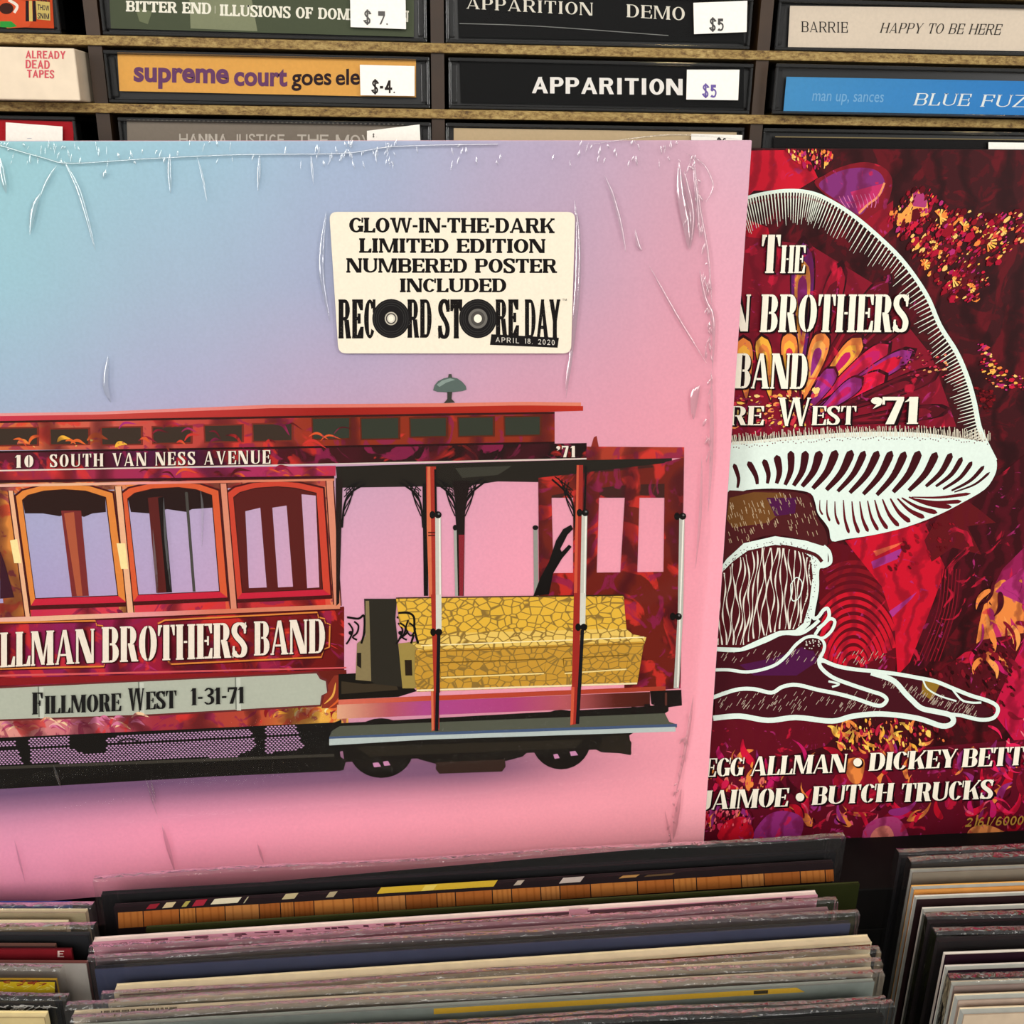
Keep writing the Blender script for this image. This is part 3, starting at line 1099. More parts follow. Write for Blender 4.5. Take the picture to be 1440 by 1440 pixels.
# bay windows: outlines, dark headlinings, posts
WIN = [([(32, 704), (40, 697), (62, 691), (90, 689), (120, 691), (148, 700), (165, 837), (50, 841)], '#e0873c'),
       ([(180, 702), (190, 694), (215, 688), (250, 686), (275, 689), (297, 697), (308, 831), (195, 836)], '#d85c34'),
       ([(329, 700), (338, 693), (360, 687), (390, 685), (415, 687), (444, 694), (453, 828), (341, 833)], '#cc4430')]
for pts, fc in WIN:
    b.poly(pts, bgcol)
    cxw = sum(p[0] for p in pts) / len(pts)
    cyw = 765
    out = [(cxw + (p[0] - cxw) * 1.17, cyw + (p[1] - cyw) * (1.10 if p[1] < 720 else 1.14)) for p in pts]
    out2 = [(cxw + (p[0] - cxw) * 1.21, cyw + (p[1] - cyw) * (1.13 if p[1] < 720 else 1.22)) for p in pts]
    n = len(pts)
    for i in range(n):
        j = (i + 1) % n
        b.poly([out2[i], out[i], out[j], out2[j]], '#4a1414')
        b.poly([out[i], pts[i], pts[j], out[j]], fc if i != 6 else '#c8243c')
    for i in range(n):
        j = (i + 1) % n
        q = [(cxw + (p[0] - cxw) * 1.02, cyw + (p[1] - cyw) * 1.015) for p in (pts[i], pts[j])]
        b.poly([q[0], pts[i], pts[j], q[1]], '#3a1410', .02)
b.poly([(32, 704), (40, 697), (62, 691), (90, 689), (120, 691), (148, 700), (149, 720), (130, 722), (118, 727), (100, 720), (84, 726), (60, 722), (35, 722)], '#2c1712')
b.poly([(86, 718), (114, 718), (125, 838), (101, 839)], '#7c2c2a')
b.poly([(90, 722), (104, 720), (116, 838), (108, 838)], '#b0583a')
b.poly([(180, 702), (190, 694), (215, 688), (250, 686), (275, 689), (297, 697), (299, 714), (270, 716), (262, 720), (235, 716), (210, 722), (184, 720)], '#281512')
b.poly([(208, 700), (230, 698), (242, 833), (220, 834)], '#5c201c')
b.poly([(222, 700), (230, 698), (242, 833), (234, 833)], '#1c1210')
b.poly([(260, 692), (264, 692), (275, 832), (271, 832)], '#4a4640')
b.poly([(329, 700), (338, 693), (360, 687), (390, 685), (415, 687), (444, 694), (453, 828), (341, 833)], '#5a1c18')
for q in ([(345, 719), (366, 714), (375, 826), (350, 827)], [(383, 714), (403, 711), (412, 825), (391, 826)], [(424, 695), (444, 697), (449, 826), (432, 827)]):
    b.poly(q, bgcol, .03)
b.poly([(0, 775), (6, 790), (20, 840), (0, 842)], '#3c1624')
# light mouldings round the bays
pale = lerp([(0, '#e8b0a0'), (100, '#eab890'), (200, '#e89a9c'), (300, '#d87a60'), (480, '#dc8a68')])
quadstrip(b, [(-60, 676), (470, 669)], [(-60, 680), (470, 673)], '#3c0f14')
quadstrip(b, [(-60, 682), (470, 673)], [(-60, 686), (470, 676)], pale)
for x0, y0, x1, y1, w in ((162, 684, 180, 866, 8), (310, 680, 325, 858, 8), (459, 676, 470, 852, 9), (12, 690, 36, 868, 6)):
    b.poly([(x0, y0), (x1, y1), (x1 + w, y1), (x0 + w, y0)], '#ecb48c' if x0 < 200 else '#dc8c70')
    b.poly([(x0 + w, y0), (x1 + w, y1), (x1 + w + 1.5, y1), (x0 + w + 1.5, y0)], '#4a1614')
    b.poly([(x0 - 1.5, y0), (x1 - 1.5, y1), (x1, y1), (x0, y0)], '#4a1614')
b.poly([(164, 764), (170, 800), (180, 800), (176, 764)], '#f6e2a0', .03)
b.poly([(14, 760), (20, 792), (30, 792), (24, 758)], '#f6e2a0', .03)
quadstrip(b, [(-60, 871), (478, 850)], [(-60, 878), (479, 856)], pale)
quadstrip(b, [(-60, 878), (479, 856)], [(-60, 880.5), (479, 858)], '#4a1010')
# name panel mouldings
GOLD = '#e0883c'
for pts in ([(-20, 876), (134, 873), (136, 879), (144, 880), (147, 890)], [(-20, 941), (146, 937), (148, 928)],
            [(222, 877), (232, 872), (446, 861), (448, 868), (456, 870), (458, 876), (464, 878), (463, 910), (455, 913), (452, 924), (240, 934), (236, 929)]):
    b.stroke(pts, 2.2, GOLD, smooth=False)
    b.stroke([(x + 1.5, y + 2) for x, y in pts], 1.2, '#4a0c10', smooth=False)
quadstrip(b, [(-60, 950), (487, 938)], [(-60, 953), (487, 940)], '#d85a5c')
quadstrip(b, [(-60, 955), (487, 942)], [(-60, 966), (487, 948)], '#8a1c20')
# destination plate
b.poly([(440, 944), (487, 942), (488, 988), (440, 992)], '#6a2018')
b.poly([(458, 968), (470, 950), (487, 948), (488, 990), (470, 996), (452, 996)], '#8c3424')
b.stroke([(456, 990), (468, 978), (472, 960)], 3, '#e8a84c', taper=True)
b.stroke([(462, 996), (476, 984), (482, 966)], 3, '#d8602c', taper=True)
plate = [(-40, 970), (445, 947), (450, 955), (458, 958), (460, 974), (452, 978), (450, 991), (330, 998), (200, 1005), (-40, 1013)]
b.poly([(x - 1 if x < 0 else x + 2, y - 2.5 if y < 975 else y + 2.5) for x, y in plate], '#6a2c2c')
b.poly(plate, '#b4b8a8')
for x in (55, 196, 332):
    yt, yb = 970 - (x + 40) * .047, 1012 - (x + 40) * .04
    b.poly([(x, yt + 1), (x + 6, yt + 1), (x + 7, yb + 2), (x + 1, yb + 2)], '#c9ccbe', .03)
    b.poly([(x - 2, yt), (x, yt), (x + 1, yb), (x - 1, yb)], '#7c8074', .03)
# undercarriage: sill beam, mesh skirt, wheels
b.poly([(-60, 1040), (470, 1016), (480, 1012), (480, 1084), (300, 1092), (-60, 1112)], '#191613')
quadstrip(b, [(-60, 1080), (470, 1060)], [(-60, 1084), (470, 1064)], '#3c3830')
MESH = [[(-60, 1046), (22, 1042), (32, 1076), (-60, 1080)], [(41, 1038), (97, 1036), (100, 1052), (118, 1060), (150, 1058), (150, 1071), (42, 1075)],
        [(150, 1038), (170, 1034), (352, 1024), (360, 1050), (334, 1064), (150, 1071)], [(372, 1022), (415, 1018), (428, 1053), (372, 1060)]]


def inside(p, poly):
    r = False
    j = len(poly) - 1
    for i in range(len(poly)):
        if (poly[i][1] > p[1]) != (poly[j][1] > p[1]) and p[0] < (poly[j][0] - poly[i][0]) * (p[1] - poly[i][1]) / (poly[j][1] - poly[i][1]) + poly[i][0]:
            r = not r
        j = i
    return r


b.lock = True
b.z += DZ
for pg in MESH:
    for r_ in range(26):
        for c_ in range(96):
            x = -60 + c_ * 5.2 + (2.6 if r_ % 2 else 0)
            y = 1036 + r_ * 2.6 - x * .05 + 8 - 8
            if inside((x, y), pg) and abs(y - (1053 - x * .045)) > 1.6:
                b.poly([(x - 1.9, y), (x - .9, y + .95), (x + .9, y + .95), (x + 1.9, y), (x + .9, y - .95), (x - .9, y - .95)], '#c69ac0')
b.lock = False
b.stroke([(195, 1042), (180, 1046), (168, 1043), (180, 1039), (195, 1042)], 2, '#191613', .02)
b.poly([(462, 1018), (900, 994), (940, 990), (940, 1000), (885, 1034), (888, 1060), (846, 1058), (838, 1054), (480, 1072), (478, 1040)], '#1b1713')
for cxx, cyy, rx, ry in ((536, 1052, 46, 42), (789, 1040, 42, 42)):
    b.disc(cxx, cyy, rx, ry, '#1b1713', 28, .01)
    for px_, py_, ww in ((cxx - 8, cyy + 24, 8), (cxx + 6, cyy + 22, 7)) if cxx < 700 else ((cxx - 8, cyy + 24, 6), (cxx + 16, cyy + 20, 8)):
        b.poly([(px_ - ww / 2, py_ - 3), (px_ + ww / 2, py_ - 4), (px_ + ww, py_ + 2), (px_ - ww / 2 + 2, py_ + 3)], '#c98ab0', .03)
b.poly([(480, 1066), (486, 1072), (483, 1083), (474, 1083), (462, 1080), (456, 1072)], '#1b1713')
b.poly([(478, 1057), (482, 1056), (484, 1068), (479, 1064)], bgcol, .05)
b.poly([(560, 1050), (760, 1040), (735, 1064), (712, 1070), (612, 1074), (590, 1068)], '#1b1713')
b.poly([(613, 1072), (710, 1068), (711, 1078), (706, 1085), (618, 1088), (613, 1082)], '#372720', .02)
b.poly([(848, 1036), (880, 1033), (888, 1044), (887, 1062), (842, 1054)], '#262019', .03)
b.poly([(500, 1050), (820, 1040), (810, 1052), (520, 1064)], '#2a251d', .02)
# platform floor, running board, coupling
b.poly([(476, 948), (560, 944), (586, 972), (560, 980), (476, 984)], '#1a1611')
b.poly([(480, 958), (512, 962), (556, 960), (560, 970), (480, 976)], '#3c3224')
quadstrip(b, [(476, 984), (936, 965)], [(476, 991), (936, 971)], lerp([(476, '#d8705c'), (620, '#c04830'), (930, '#a8402c')]), lift=.02)
quadstrip(b, [(474, 991), (914, 973)], [(474, 1011), (914, 993)], lerp([(474, '#e0a888'), (540, '#b85a5c'), (600, '#b04a8c'), (720, '#b0447c'), (800, '#b85a5c'), (860, '#5c241c'), (914, '#4a2018')]), lift=.02)
b.poly([(463, 1036), (468, 1027), (478, 1021), (935, 1003), (941, 1015), (952, 1019), (952, 1023), (470, 1043)], '#56584a', .04)
quadstrip(b, [(463, 1036), (600, 1030), (952, 1018)], [(463, 1040), (600, 1035), (952, 1022)], '#46587a', lift=.05)
quadstrip(b, [(463, 1039), (600, 1034), (950, 1022)], [(468, 1048), (600, 1040), (940, 1029)], '#b9c4c0', lift=.06)
for q in ([(914, 972), (958, 970), (959, 992), (930, 996), (916, 990)], [(888, 994), (896, 994), (894, 1004), (889, 1004)], [(906, 990), (914, 990), (918, 1003), (908, 1004)], [(921, 990), (929, 990), (928, 1003), (922, 1003)]):
    b.poly(q, '#1c1412', .03)
b.poly([(935, 974), (938, 974), (938, 992), (935, 992)], '#5a3028', .05)
# ironwork corners of the open bay
for ctr, sgn, yb in ((484, 1, 0), (592, -1, -2), (654, 1, -4), (640, -1, -3), (806, -1, -6)):
    for i in range(5):
        q = i / 4
        b.stroke([(ctr, 690 + 9 * i), (ctr + sgn * (10 + 4 * i) * (1 - q * .6), 682 + 4 * i), (ctr + sgn * (26 - 5 * i), 676 + yb + 2 * i)], 1.6, BLK)
    b.stroke([(ctr - sgn * 3, 742), (ctr, 712), (ctr + sgn * 8, 694), (ctr + sgn * 30, 680 + yb)], 2.8, BLK)
    b.stroke([(ctr + sgn * 3, 690), (ctr + sgn * 8, 688), (ctr + sgn * 9, 696), (ctr + sgn * 4, 697), (ctr + sgn * 3, 691)], 1.4, BLK)
b.poly([(472, 672), (482, 674), (477, 848), (473, 852)], '#241814')
b.poly([(594, 680), (602, 680), (602, 838), (596, 838)], BLK)
b.poly([(636, 676), (662, 676), (654, 712), (652, 838), (644, 838), (641, 712)], '#1e1310')
b.poly([(645, 752), (653, 752), (651, 838), (646, 838)], '#8a2430', .02)
b.poly([(638, 742), (642, 740), (644, 838), (640, 838)], '#a8a8a0', .03)
b.poly([(750, 744), (756, 742), (757, 832), (751, 836)], '#96968e', .03)
b.disc(640, 742, 3.2, 4, BLK, lift=.04); b.disc(753, 742, 4, 3.4, BLK, lift=.04)
b.poly([(750, 838), (760, 812), (772, 790), (782, 760), (792, 744), (803, 738), (806, 744), (798, 752), (788, 772), (790, 776), (800, 766), (804, 769), (790, 786), (778, 806), (772, 836)], BLK, .05)
# turned posts and white grab rails
b.poly([(599, 656), (613, 656), (614, 760), (618, 1026), (607, 1028), (604, 860), (600, 740)], '#a83226', .06)
b.poly([(601, 656), (605, 656), (608, 860), (610, 1026), (607, 1028), (604, 860), (600, 740)], '#d8724c', .07)
b.poly([(811, 654), (820, 654), (817, 880), (811, 1018), (802, 1020), (806, 880)], '#a02c24', .06)
b.poly([(811, 654), (814, 654), (811, 880), (806, 1018), (802, 1020), (806, 880)], '#d0583c', .07)
for y in (748, 752, 878, 884, 960, 966):
    b.poly([(601 + (y - 656) * .012, y), (616 + (y - 656) * .012, y), (616 + (y - 656) * .012, y + 2), (601 + (y - 656) * .012, y + 2)], '#5a1810', .08)
for pts, w, c in (([(616, 726), (617, 890)], 8, '#c9c8bc'), ([(822, 722), (819, 886)], 8, '#c9c8bc'), ([(959, 726), (957, 860), (951, 968)], 7.5, '#b9b8ae'),
                  ([(612, 660), (613, 724)], 3, BLK), ([(824, 656), (822, 722)], 3, BLK), ([(617, 892), (614, 1028)], 5, '#16161a'), ([(819, 886), (812, 1018)], 5, '#16161a')):
    b.stroke(pts, w, c, .09, smooth=False)
for pts in ([(618, 728), (619.5, 888)], [(824, 724), (821, 884)], [(961, 728), (953, 966)]):
    b.stroke(pts, 2, '#f0eee2', .1, smooth=False)
for x, y in ((612, 724), (819, 721), (956, 726), (613, 889), (817, 882), (950, 867)):
    b.disc(x - 4, y, 4, 5.5, BLK, 12, .11); b.disc(x + 4, y, 5, 5, BLK, 12, .11); b.disc(x + 5, y - 1.5, 1.5, 1.5, '#6a6a6a', 8, .12)
# bell
b.poly([(609, 549), (611, 542), (616, 536), (624, 532), (633, 530), (643, 532), (650, 537), (655, 543), (656, 548), (650, 550), (632, 552), (615, 551)], '#5c6a64', .02)
b.poly([(614, 541), (622, 535), (633, 532), (640, 534), (628, 538), (618, 544)], '#8a9a92', .03)
b.poly([(629, 551), (636, 551), (635, 561), (640, 566), (624, 567), (629, 561)], '#3c3c34', .02)
b.poly([(630, 531), (631, 526), (635, 526), (636, 531)], '#4a4c44', .03)
# bench ends
b.poly([(512, 842), (558, 842), (556, 870), (566, 966), (528, 962), (522, 958), (514, 900)], '#2e2a22')
b.poly([(514, 845), (519, 845), (522, 958), (500, 956), (502, 905), (514, 895)], '#8a7a54')
b.poly([(502, 918), (508, 918), (508, 940), (502, 936)], '#241c14', .02)
b.poly([(560, 905), (586, 902), (588, 968), (566, 968)], '#a08a48')
b.poly([(569, 928), (579, 928), (580, 950), (570, 950)], '#2c2014', .02)
for c0 in (488, 558):
    b.stroke([(c0, 868), (c0 + 16, 870), (c0 + 24, 866), (c0 + 24, 890), (c0 + 20, 905)], 3, BLK, .1)
    b.stroke([(c0 + 2, 876), (c0 + 8, 886), (c0 + 4, 898), (c0 - 1, 906)], 2.5, BLK, .1)
    b.stroke([(c0 + 10, 874), (c0 + 16, 880), (c0 + 14, 890), (c0 + 8, 896), (c0 + 14, 900)], 2.5, BLK, .1)
    b.disc(c0 + 5, 890, 3, 3, BLK, 10, .1)
b.build('cable_car_details', M_INK, cover)
s = Ink(PA, .6)
yg = lambda x, y: mix('#c8982c', '#f0c838', min(max((900 - y) / 60 + .6, 0), 1))
s.poly([(557, 842), (877, 838), (879, 862), (882, 897), (592, 905), (580, 890), (562, 880)], '#e3b436')
s.poly([(580, 905), (640, 890), (880, 884), (890, 892), (909, 896), (906, 906), (590, 916)], '#e8c460')
s.poly([(584, 914), (906, 902), (896, 962), (586, 973), (583, 950)], '#c8962c')
s.build('snakeskin_bench', M_SNAKE, cover)
s = Ink(PA, .61)
for x0, x1, t0, b0 in ((618, 768, 930, 952), (792, 884, 924, 946)):
    s.stroke([(x0, t0 + 2), (x1, t0 - 3), (x1 - 3, b0 - 6), (x0 + 2, b0), (x0, t0 + 2)], 1.6, '#7a5a1c', smooth=False)
    s.stroke([(x0 + 2, b0 + 1), (x1 - 3, b0 - 5)], 2, '#f0d890', smooth=False)
s.stroke([(590, 917), (906, 905)], 1.6, '#8a6420', smooth=False)
s.stroke([(592, 908), (906, 896)], 1.6, '#f8e8b0', smooth=False)
s.stroke([(586, 971), (896, 961)], 2.4, '#f2e3b4', smooth=False)
s.stroke([(557, 841), (877, 837)], 1.6, '#3c2a14', smooth=False)
# the posts and rails stand in front of the bench
s.poly([(606, 836), (617, 836), (619, 974), (610, 974)], '#a83226', .02); s.poly([(807, 834), (817, 834), (814, 966), (804, 966)], '#a02c24', .02)
s.stroke([(616.8, 836), (617, 886)], 8, '#d6d5c9', .03, smooth=False); s.stroke([(820, 834), (819, 880)], 8, '#d6d5c9', .03, smooth=False)
s.stroke([(617, 892), (615.5, 974)], 5, '#16161a', .03, smooth=False); s.stroke([(819, 886), (815, 966)], 5, '#16161a', .03, smooth=False)
for x, y in ((613, 889), (817, 882)):
    s.disc(x - 4, y, 4, 5.5, BLK, 12, .04); s.disc(x + 4, y, 5, 5, BLK, 12, .04)
s.stroke([(560, 862), (574, 862), (582, 868), (583, 886), (588, 905)], 3.2, BLK, .04)
s.stroke([(562, 876), (570, 882), (568, 892), (562, 898)], 2.6, BLK, .04); s.stroke([(574, 872), (571, 884), (578, 894), (584, 884), (576, 876)], 2.4, BLK, .04)
s.build('bench_trim', M_INK, cover)

L = Ink(PA, .7)
CRM = '#f0e3d2'


def shadowed(k, st, *args, dark='#3a0c10', d=1.6, **kw):
    s_, x0, t0, b0, x1, t1, b1 = args
    col = kw.pop('col', CRM)
    text(k, s_, x0 + d, t0 + d, b0 + d, x1 + d, t1 + d, b1 + d, st, dark, 0, bold=.05, **kw)
    text(k, s_, x0 - d * .5, t0, b0, x1 - d * .5, t1, b1, st, dark, 0, bold=.03, **kw)
    text(k, s_, x0, t0, b0, x1, t1, b1, st, col, .05, **kw)


shadowed(L, STENCIL, 'ALLMAN', -28, 891, 940, 133, 884, 932)
shadowed(L, STENCIL, 'BROTHERS', 143, 882, 932, 347, 875, 924)
shadowed(L, STENCIL, 'BAND', 357, 874, 922, 457, 870, 918)
ST2 = dict(STENCIL, sp=.17, w=.7)
shadowed(L, ST2, '10', 22, 640, 658, 47, 640, 657, d=1)
shadowed(L, ST2, 'SOUTH VAN NESS AVENUE', 70, 639, 657, 380, 633, 652, d=1)
shadowed(L, ST2, "'71", 782, 627, 643, 809, 627, 643, d=.8)
DK = '#1c1a1a'
text(L, 'F', 45, 974, 1005, 60, 974, 1004, STENCIL, DK)
text(L, 'ILLMORE', 63, 979, 1004, 170, 975, 1000, STENCIL, DK)
text(L, 'W', 180, 968, 1000, 203, 968, 999, STENCIL, DK)
text(L, 'EST', 205, 973, 998, 248, 971, 996, STENCIL, DK)
text(L, '1-31-71', 268, 968, 992, 343, 966, 989, STENCIL, DK, bold=-.04)
L.build('cover_lettering', M_INK, cover)

# --- shrink film over the cover, torn short of the right edge, with its creases
EDGE = [(975, 190), (983, 235), (990, 300), (996, 360), (1001, 430), (1002, 500), (1001, 560), (1000, 650), (996, 740), (989, 820), (982, 900), (975, 980), (966, 1040), (957, 1100), (949, 1150), (942, 1186)]


def edge_x(y):
    for i in range(len(EDGE) - 1):
        if y <= EDGE[i + 1][1]:
            t = (y - EDGE[i][1]) / (EDGE[i + 1][1] - EDGE[i][1])
            return EDGE[i][0] + (EDGE[i + 1][0] - EDGE[i][0]) * max(t, 0)
    return EDGE[-1][0]


rnd = random.Random(3)
fv, ff = [], []
FX, FY = 90, 100
for j in range(FY + 1):
    for i in range(FX + 1):
        fa, fb = i / FX, j / FY
        x, y = gp(fa, fb)
        xe = edge_x(y)
        x = AC[0][0] + (x - AC[0][0]) * (xe - AC[0][0]) / (gp(1, fb)[0] - AC[0][0]) if fa > 0 else x
        h = 1.15 + .12 * math.sin(x * .021 + y * .006) + .10 * math.sin(x * .05 - y * .013 + 1)
        if fa > .86:
            h += (.5 + .5 * math.sin(y * .09 + fa * 40)) * (fa - .86) * 6 * .5
        if y < 225:
            h += .12 * math.sin(x * .5)
        fv.append(W(*PA.P(x, y, h)))
for j in range(FY):
    for i in range(FX):
        q = j * (FX + 1) + i
        ff.append((q, q + FX + 1, q + FX + 2, q + 1))
film = mesh_obj('shrink_film', fv, ff, M_FILM, alb, smooth=True, label='clear shrink wrap with creases, torn short of the right edge')


def tube(pts, w, off, vs_, fs_, segs=6, taper=True, h=None):
    """half-round crease standing on the film"""
    pts = spline(pts, 6) if len(pts) > 2 else [(pts[0][0] + (pts[1][0] - pts[0][0]) * t / 6, pts[0][1] + (pts[1][1] - pts[0][1]) * t / 6) for t in range(7)]
    n = len(pts)
    base = len(vs_)
    for i in range(n):
        p0, p1 = pts[max(i - 1, 0)], pts[min(i + 1, n - 1)]
        dx, dy = p1[0] - p0[0], p1[1] - p0[1]
        d = math.hypot(dx, dy) or 1
        ww = w * (math.sin(math.pi * (.02 + .96 * i / (n - 1))) if taper else 1)
        for s_ in range(segs + 1):
            q = -1 + 2 * s_ / segs
            hh = (h or w * .055) * (1 - q * q) * (ww / w)
            vs_.append(W(*PA.P(pts[i][0] - dy / d * q * ww / 2, pts[i][1] + dx / d * q * ww / 2, off + hh)))
    for i in range(n - 1):
        for s_ in range(segs):
            q = base + i * (segs + 1) + s_
            fs_.append((q, q + 1, q + segs + 2, q + segs + 1))


cv, cf = [], []
for pts, w in (([(0, 222), (3, 245), (9, 272)], 7), ([(56, 272), (47, 295), (42, 330)], 7), ([(80, 232), (66, 255), (56, 278)], 4), ([(90, 226), (112, 272), (134, 352)], 5),
               ([(149, 238), (145, 251)], 5), ([(239, 216), (238, 240), (240, 272)], 5), ([(277, 220), (285, 250), (291, 284)], 2.5), ([(365, 217), (364, 240), (363, 269)], 4),
               ([(437, 216), (441, 260)], 3), ([(459, 298), (453, 345), (453, 390), (464, 452)], 6), ([(808, 282), (813, 330), (812, 400), (806, 470), (796, 560)], 6),
               ([(152, 500), (148, 540), (156, 566)], 6), ([(215, 745), (219, 800), (222, 838)], 3), ([(228, 1160), (236, 1190), (246, 1226)], 4), ([(362, 1186), (371, 1214)], 2.5),
               ([(205, 1095), (222, 1150)], 2), ([(75, 1076), (86, 1110)], 3), ([(212, 1096), (219, 1130)], 2.5), ([(955, 228), (958, 270), (967, 320), (968, 350)], 10), ([(962, 240), (974, 300), (970, 352)], 6),
               ([(975, 232), (980, 280), (984, 335)], 4), ([(850, 246), (862, 275), (874, 320), (880, 355)], 4), ([(893, 322), (898, 345), (903, 352)], 4), ([(984, 380), (992, 420), (1003, 450), (1002, 520)], 5),
               ([(912, 372), (950, 440), (994, 512)], 3), ([(1000, 520), (1001, 580), (1000, 650), (996, 720)], 4), ([(984, 542), (977, 556), (975, 590)], 8), ([(805, 490), (800, 520), (795, 550)], 4),
               ([(975, 980), (966, 1040), (950, 1120)], 3.5), ([(935, 1140), (945, 1190)], 2), ([(987, 640), (985, 720), (978, 800)], 3), ([(958, 1110), (951, 1150), (947, 1180)], 5),
               ([(230, 700), (233, 760), (240, 830)], 2.5), ([(282, 690), (285, 720), (284, 770)], 2.5), ([(20, 1180), (35, 1240)], 2)):
    tube(pts, w * 1.4, 1.2, cv, cf)
for i in range(130):      # fine gathers along the top seam
    x = rnd.choice([rnd.uniform(110, 340), rnd.uniform(0, 110), rnd.uniform(440, 560), rnd.uniform(810, 1000), rnd.uniform(340, 980)])
    y = rnd.uniform(196, 226)
    tube([(x, y), (x + rnd.uniform(-4, 4), y + rnd.uniform(5, 15))], rnd.uniform(1.5, 4), 1.25, cv, cf, 4)
for i in range(46):       # crumpled corner and side seam
    y = rnd.uniform(215, 640)
    x = edge_x(y) - rnd.uniform(0, 26 if y < 380 else 9)
    tube([(x, y), (x + rnd.uniform(-6, 6), y + rnd.uniform(4, 22))], rnd.uniform(1.5, 5), 1.3, cv, cf, 4)
for i in range(26):
    y = rnd.uniform(1000, 1180)
    x = edge_x(y) - rnd.uniform(0, 8)
    tube([(x, y), (x + rnd.uniform(-5, 5), y + rnd.uniform(3, 12))], rnd.uniform(1.5, 3.5), 1.3, cv, cf, 4)
tube([(0, 205), (60, 222), (100, 230), (200, 224), (330, 218), (480, 216), (560, 206), (700, 203)], 3, 1.25, cv, cf, taper=False)
tube([(820, 205), (880, 196), (940, 190), (1000, 192), (1040, 196)], 3, 1.25, cv, cf)
tube([(975, 215), (984, 290), (996, 360), (1001, 430)], 4, 1.3, cv, cf)
tube([(964, 215), (990, 232), (1003, 262), (992, 285)], 3, 1.3, cv, cf)
mesh_obj('film_crease', cv, cf, M_CREASE, film, smooth=True, kind='stuff')

# --- the sticker on the film
k = Ink(PA, 1.75)
q = [(463, 298), (809, 298), (803, 497), (476, 497)]
rp = []
for i in range(4):
    p, pr, nx_ = q[i], q[i - 1], q[(i + 1) % 4]
    d0, d1 = math.hypot(pr[0] - p[0], pr[1] - p[1]), math.hypot(nx_[0] - p[0], nx_[1] - p[1])
    A_ = (p[0] + (pr[0] - p[0]) * 11 / d0, p[1] + (pr[1] - p[1]) * 11 / d0)
    B_ = (p[0] + (nx_[0] - p[0]) * 11 / d1, p[1] + (nx_[1] - p[1]) * 11 / d1)
    for t_ in range(6):
        t = t_ / 5
        rp.append(((1 - t) ** 2 * A_[0] + 2 * t * (1 - t) * p[0] + t * t * B_[0], (1 - t) ** 2 * A_[1] + 2 * t * (1 - t) * p[1] + t * t * B_[1]))
k.poly(rp, '#ece0cb')
stk = k.build('round_cornered_sticker', M_INK, film, label='cream sticker with black lettering')
stk.parent = alb
stk.location = (0, 0, 0)
k = Ink(PA, 1.76)
BL = '#14100f'
text(k, 'GLOW-IN-THE-DARK', 491, 306, 327, 780, 307, 328, CLAREN, BL)
text(k, 'LIMITED EDITION', 505, 335, 355.5, 767, 336, 356, CLAREN, BL)
text(k, 'NUMBERED POSTER', 487, 363, 383.5, 783, 364, 384, CLAREN, BL)
text(k, 'INCLUDED', 562, 391.5, 411, 712, 391.5, 411, CLAREN, BL)
text(k, 'REC', 476, 421, 476, 528, 421, 476, TALL, BL)
text(k, 'RD', 573, 421, 475, 607, 421, 475, TALL, BL)
text(k, 'ST', 617, 421, 476, 650, 421, 476, TALL, BL)
text(k, 'RE', 697, 421, 473, 729, 421, 473, TALL, BL)
text(k, 'DAY', 738, 421, 476, 788, 421, 476, TALL, BL)
k.lock = True
k.z += DZ
for i in range(400):   # rubbed flecks of the rough printing
    x, y = rnd.uniform(477, 787), rnd.uniform(423, 474)
    k.poly([(x, y), (x + .7, y + .3), (x + .5, y + .9)], '#8c857a', .03)
k.lock = False
for cx_ in (550, 672):
    k.disc(cx_, 448, 26.5, 27.5, '#1a1818', 36, .04)
    for rr in (24, 21, 18):
        pts = [(cx_ + rr * math.cos(q_ * .1745), 448 + rr * 1.04 * math.sin(q_ * .1745)) for q_ in range(37)]
        k.stroke(pts, .5, '#3c3a38', .05, smooth=False)
    k.disc(cx_, 448, 13.5 if cx_ > 600 else 9, 14 if cx_ > 600 else 9.4, '#6a6660' if cx_ > 600 else '#b8b0a0', 28, .06)
    if cx_ < 600:
        k.disc(cx_, 448, 7.4, 7.8, '#4a4642', 24, .07); k.disc(cx_, 448, 5.6, 6, '#d8d0c0', 24, .08); k.disc(cx_, 448, 3.4, 3.6, '#efe5d2', 18, .09)
    else:
        k.disc(cx_, 448, 10, 10.4, '#4c4844', 24, .07); k.disc(cx_, 448, 5.6, 5.9, '#f2e8d6', 24, .08)
k.poly([(691, 470), (786, 475), (784, 489), (689, 485)], '#171414', .05)
text(k, 'APRIL 18. 2020', 697, 474, 481, 780, 478, 485.5, THIN, '#d8d0c4', .08)
text(k, 'TM', 791, 420, 423, 797, 420, 423, THIN, BL)
k.build('sticker_lettering', M_INK, stk)

# ------------------------------------------------------------------ the red album with the mushroom
PB = Plane((200, -5, 397), (0, .03, 1))
BC = [(540, 205), (566, 1206), (1490, 1180), (1600, 211)]
PB.bound = BC
al2 = empty('mushroom_album', W(140, 302, 390), 'record album with a dark red swirling cover and a white mushroom drawing', 'record')
fr = [PB.P(*c) for c in BC]
vs = [W(*p) for p in fr] + [W(*(p + PB.n * 3.5)) for p in fr]
bevel(mesh_obj('jacket', vs, BOXF, plain('dark_jacket_card', '#2c1012', .5, .3), al2), .5)
k = Ink(PB, .06)
k.poly([(542, 206), (568, 1204), (1488, 1178), (1598, 212)], '#3a0e13')
f0 = k.build('front_cover', M_FRACT, al2, label='dark red swirling print')
r2 = random.Random(11)
p = Ink(PB, .1)          # large fields of colour
CR, DK2, PUR, PNK, OR2, YE2 = '#b01226', '#3c0d14', '#8c2a78', '#b81a5c', '#e0803c', '#eaa83c'
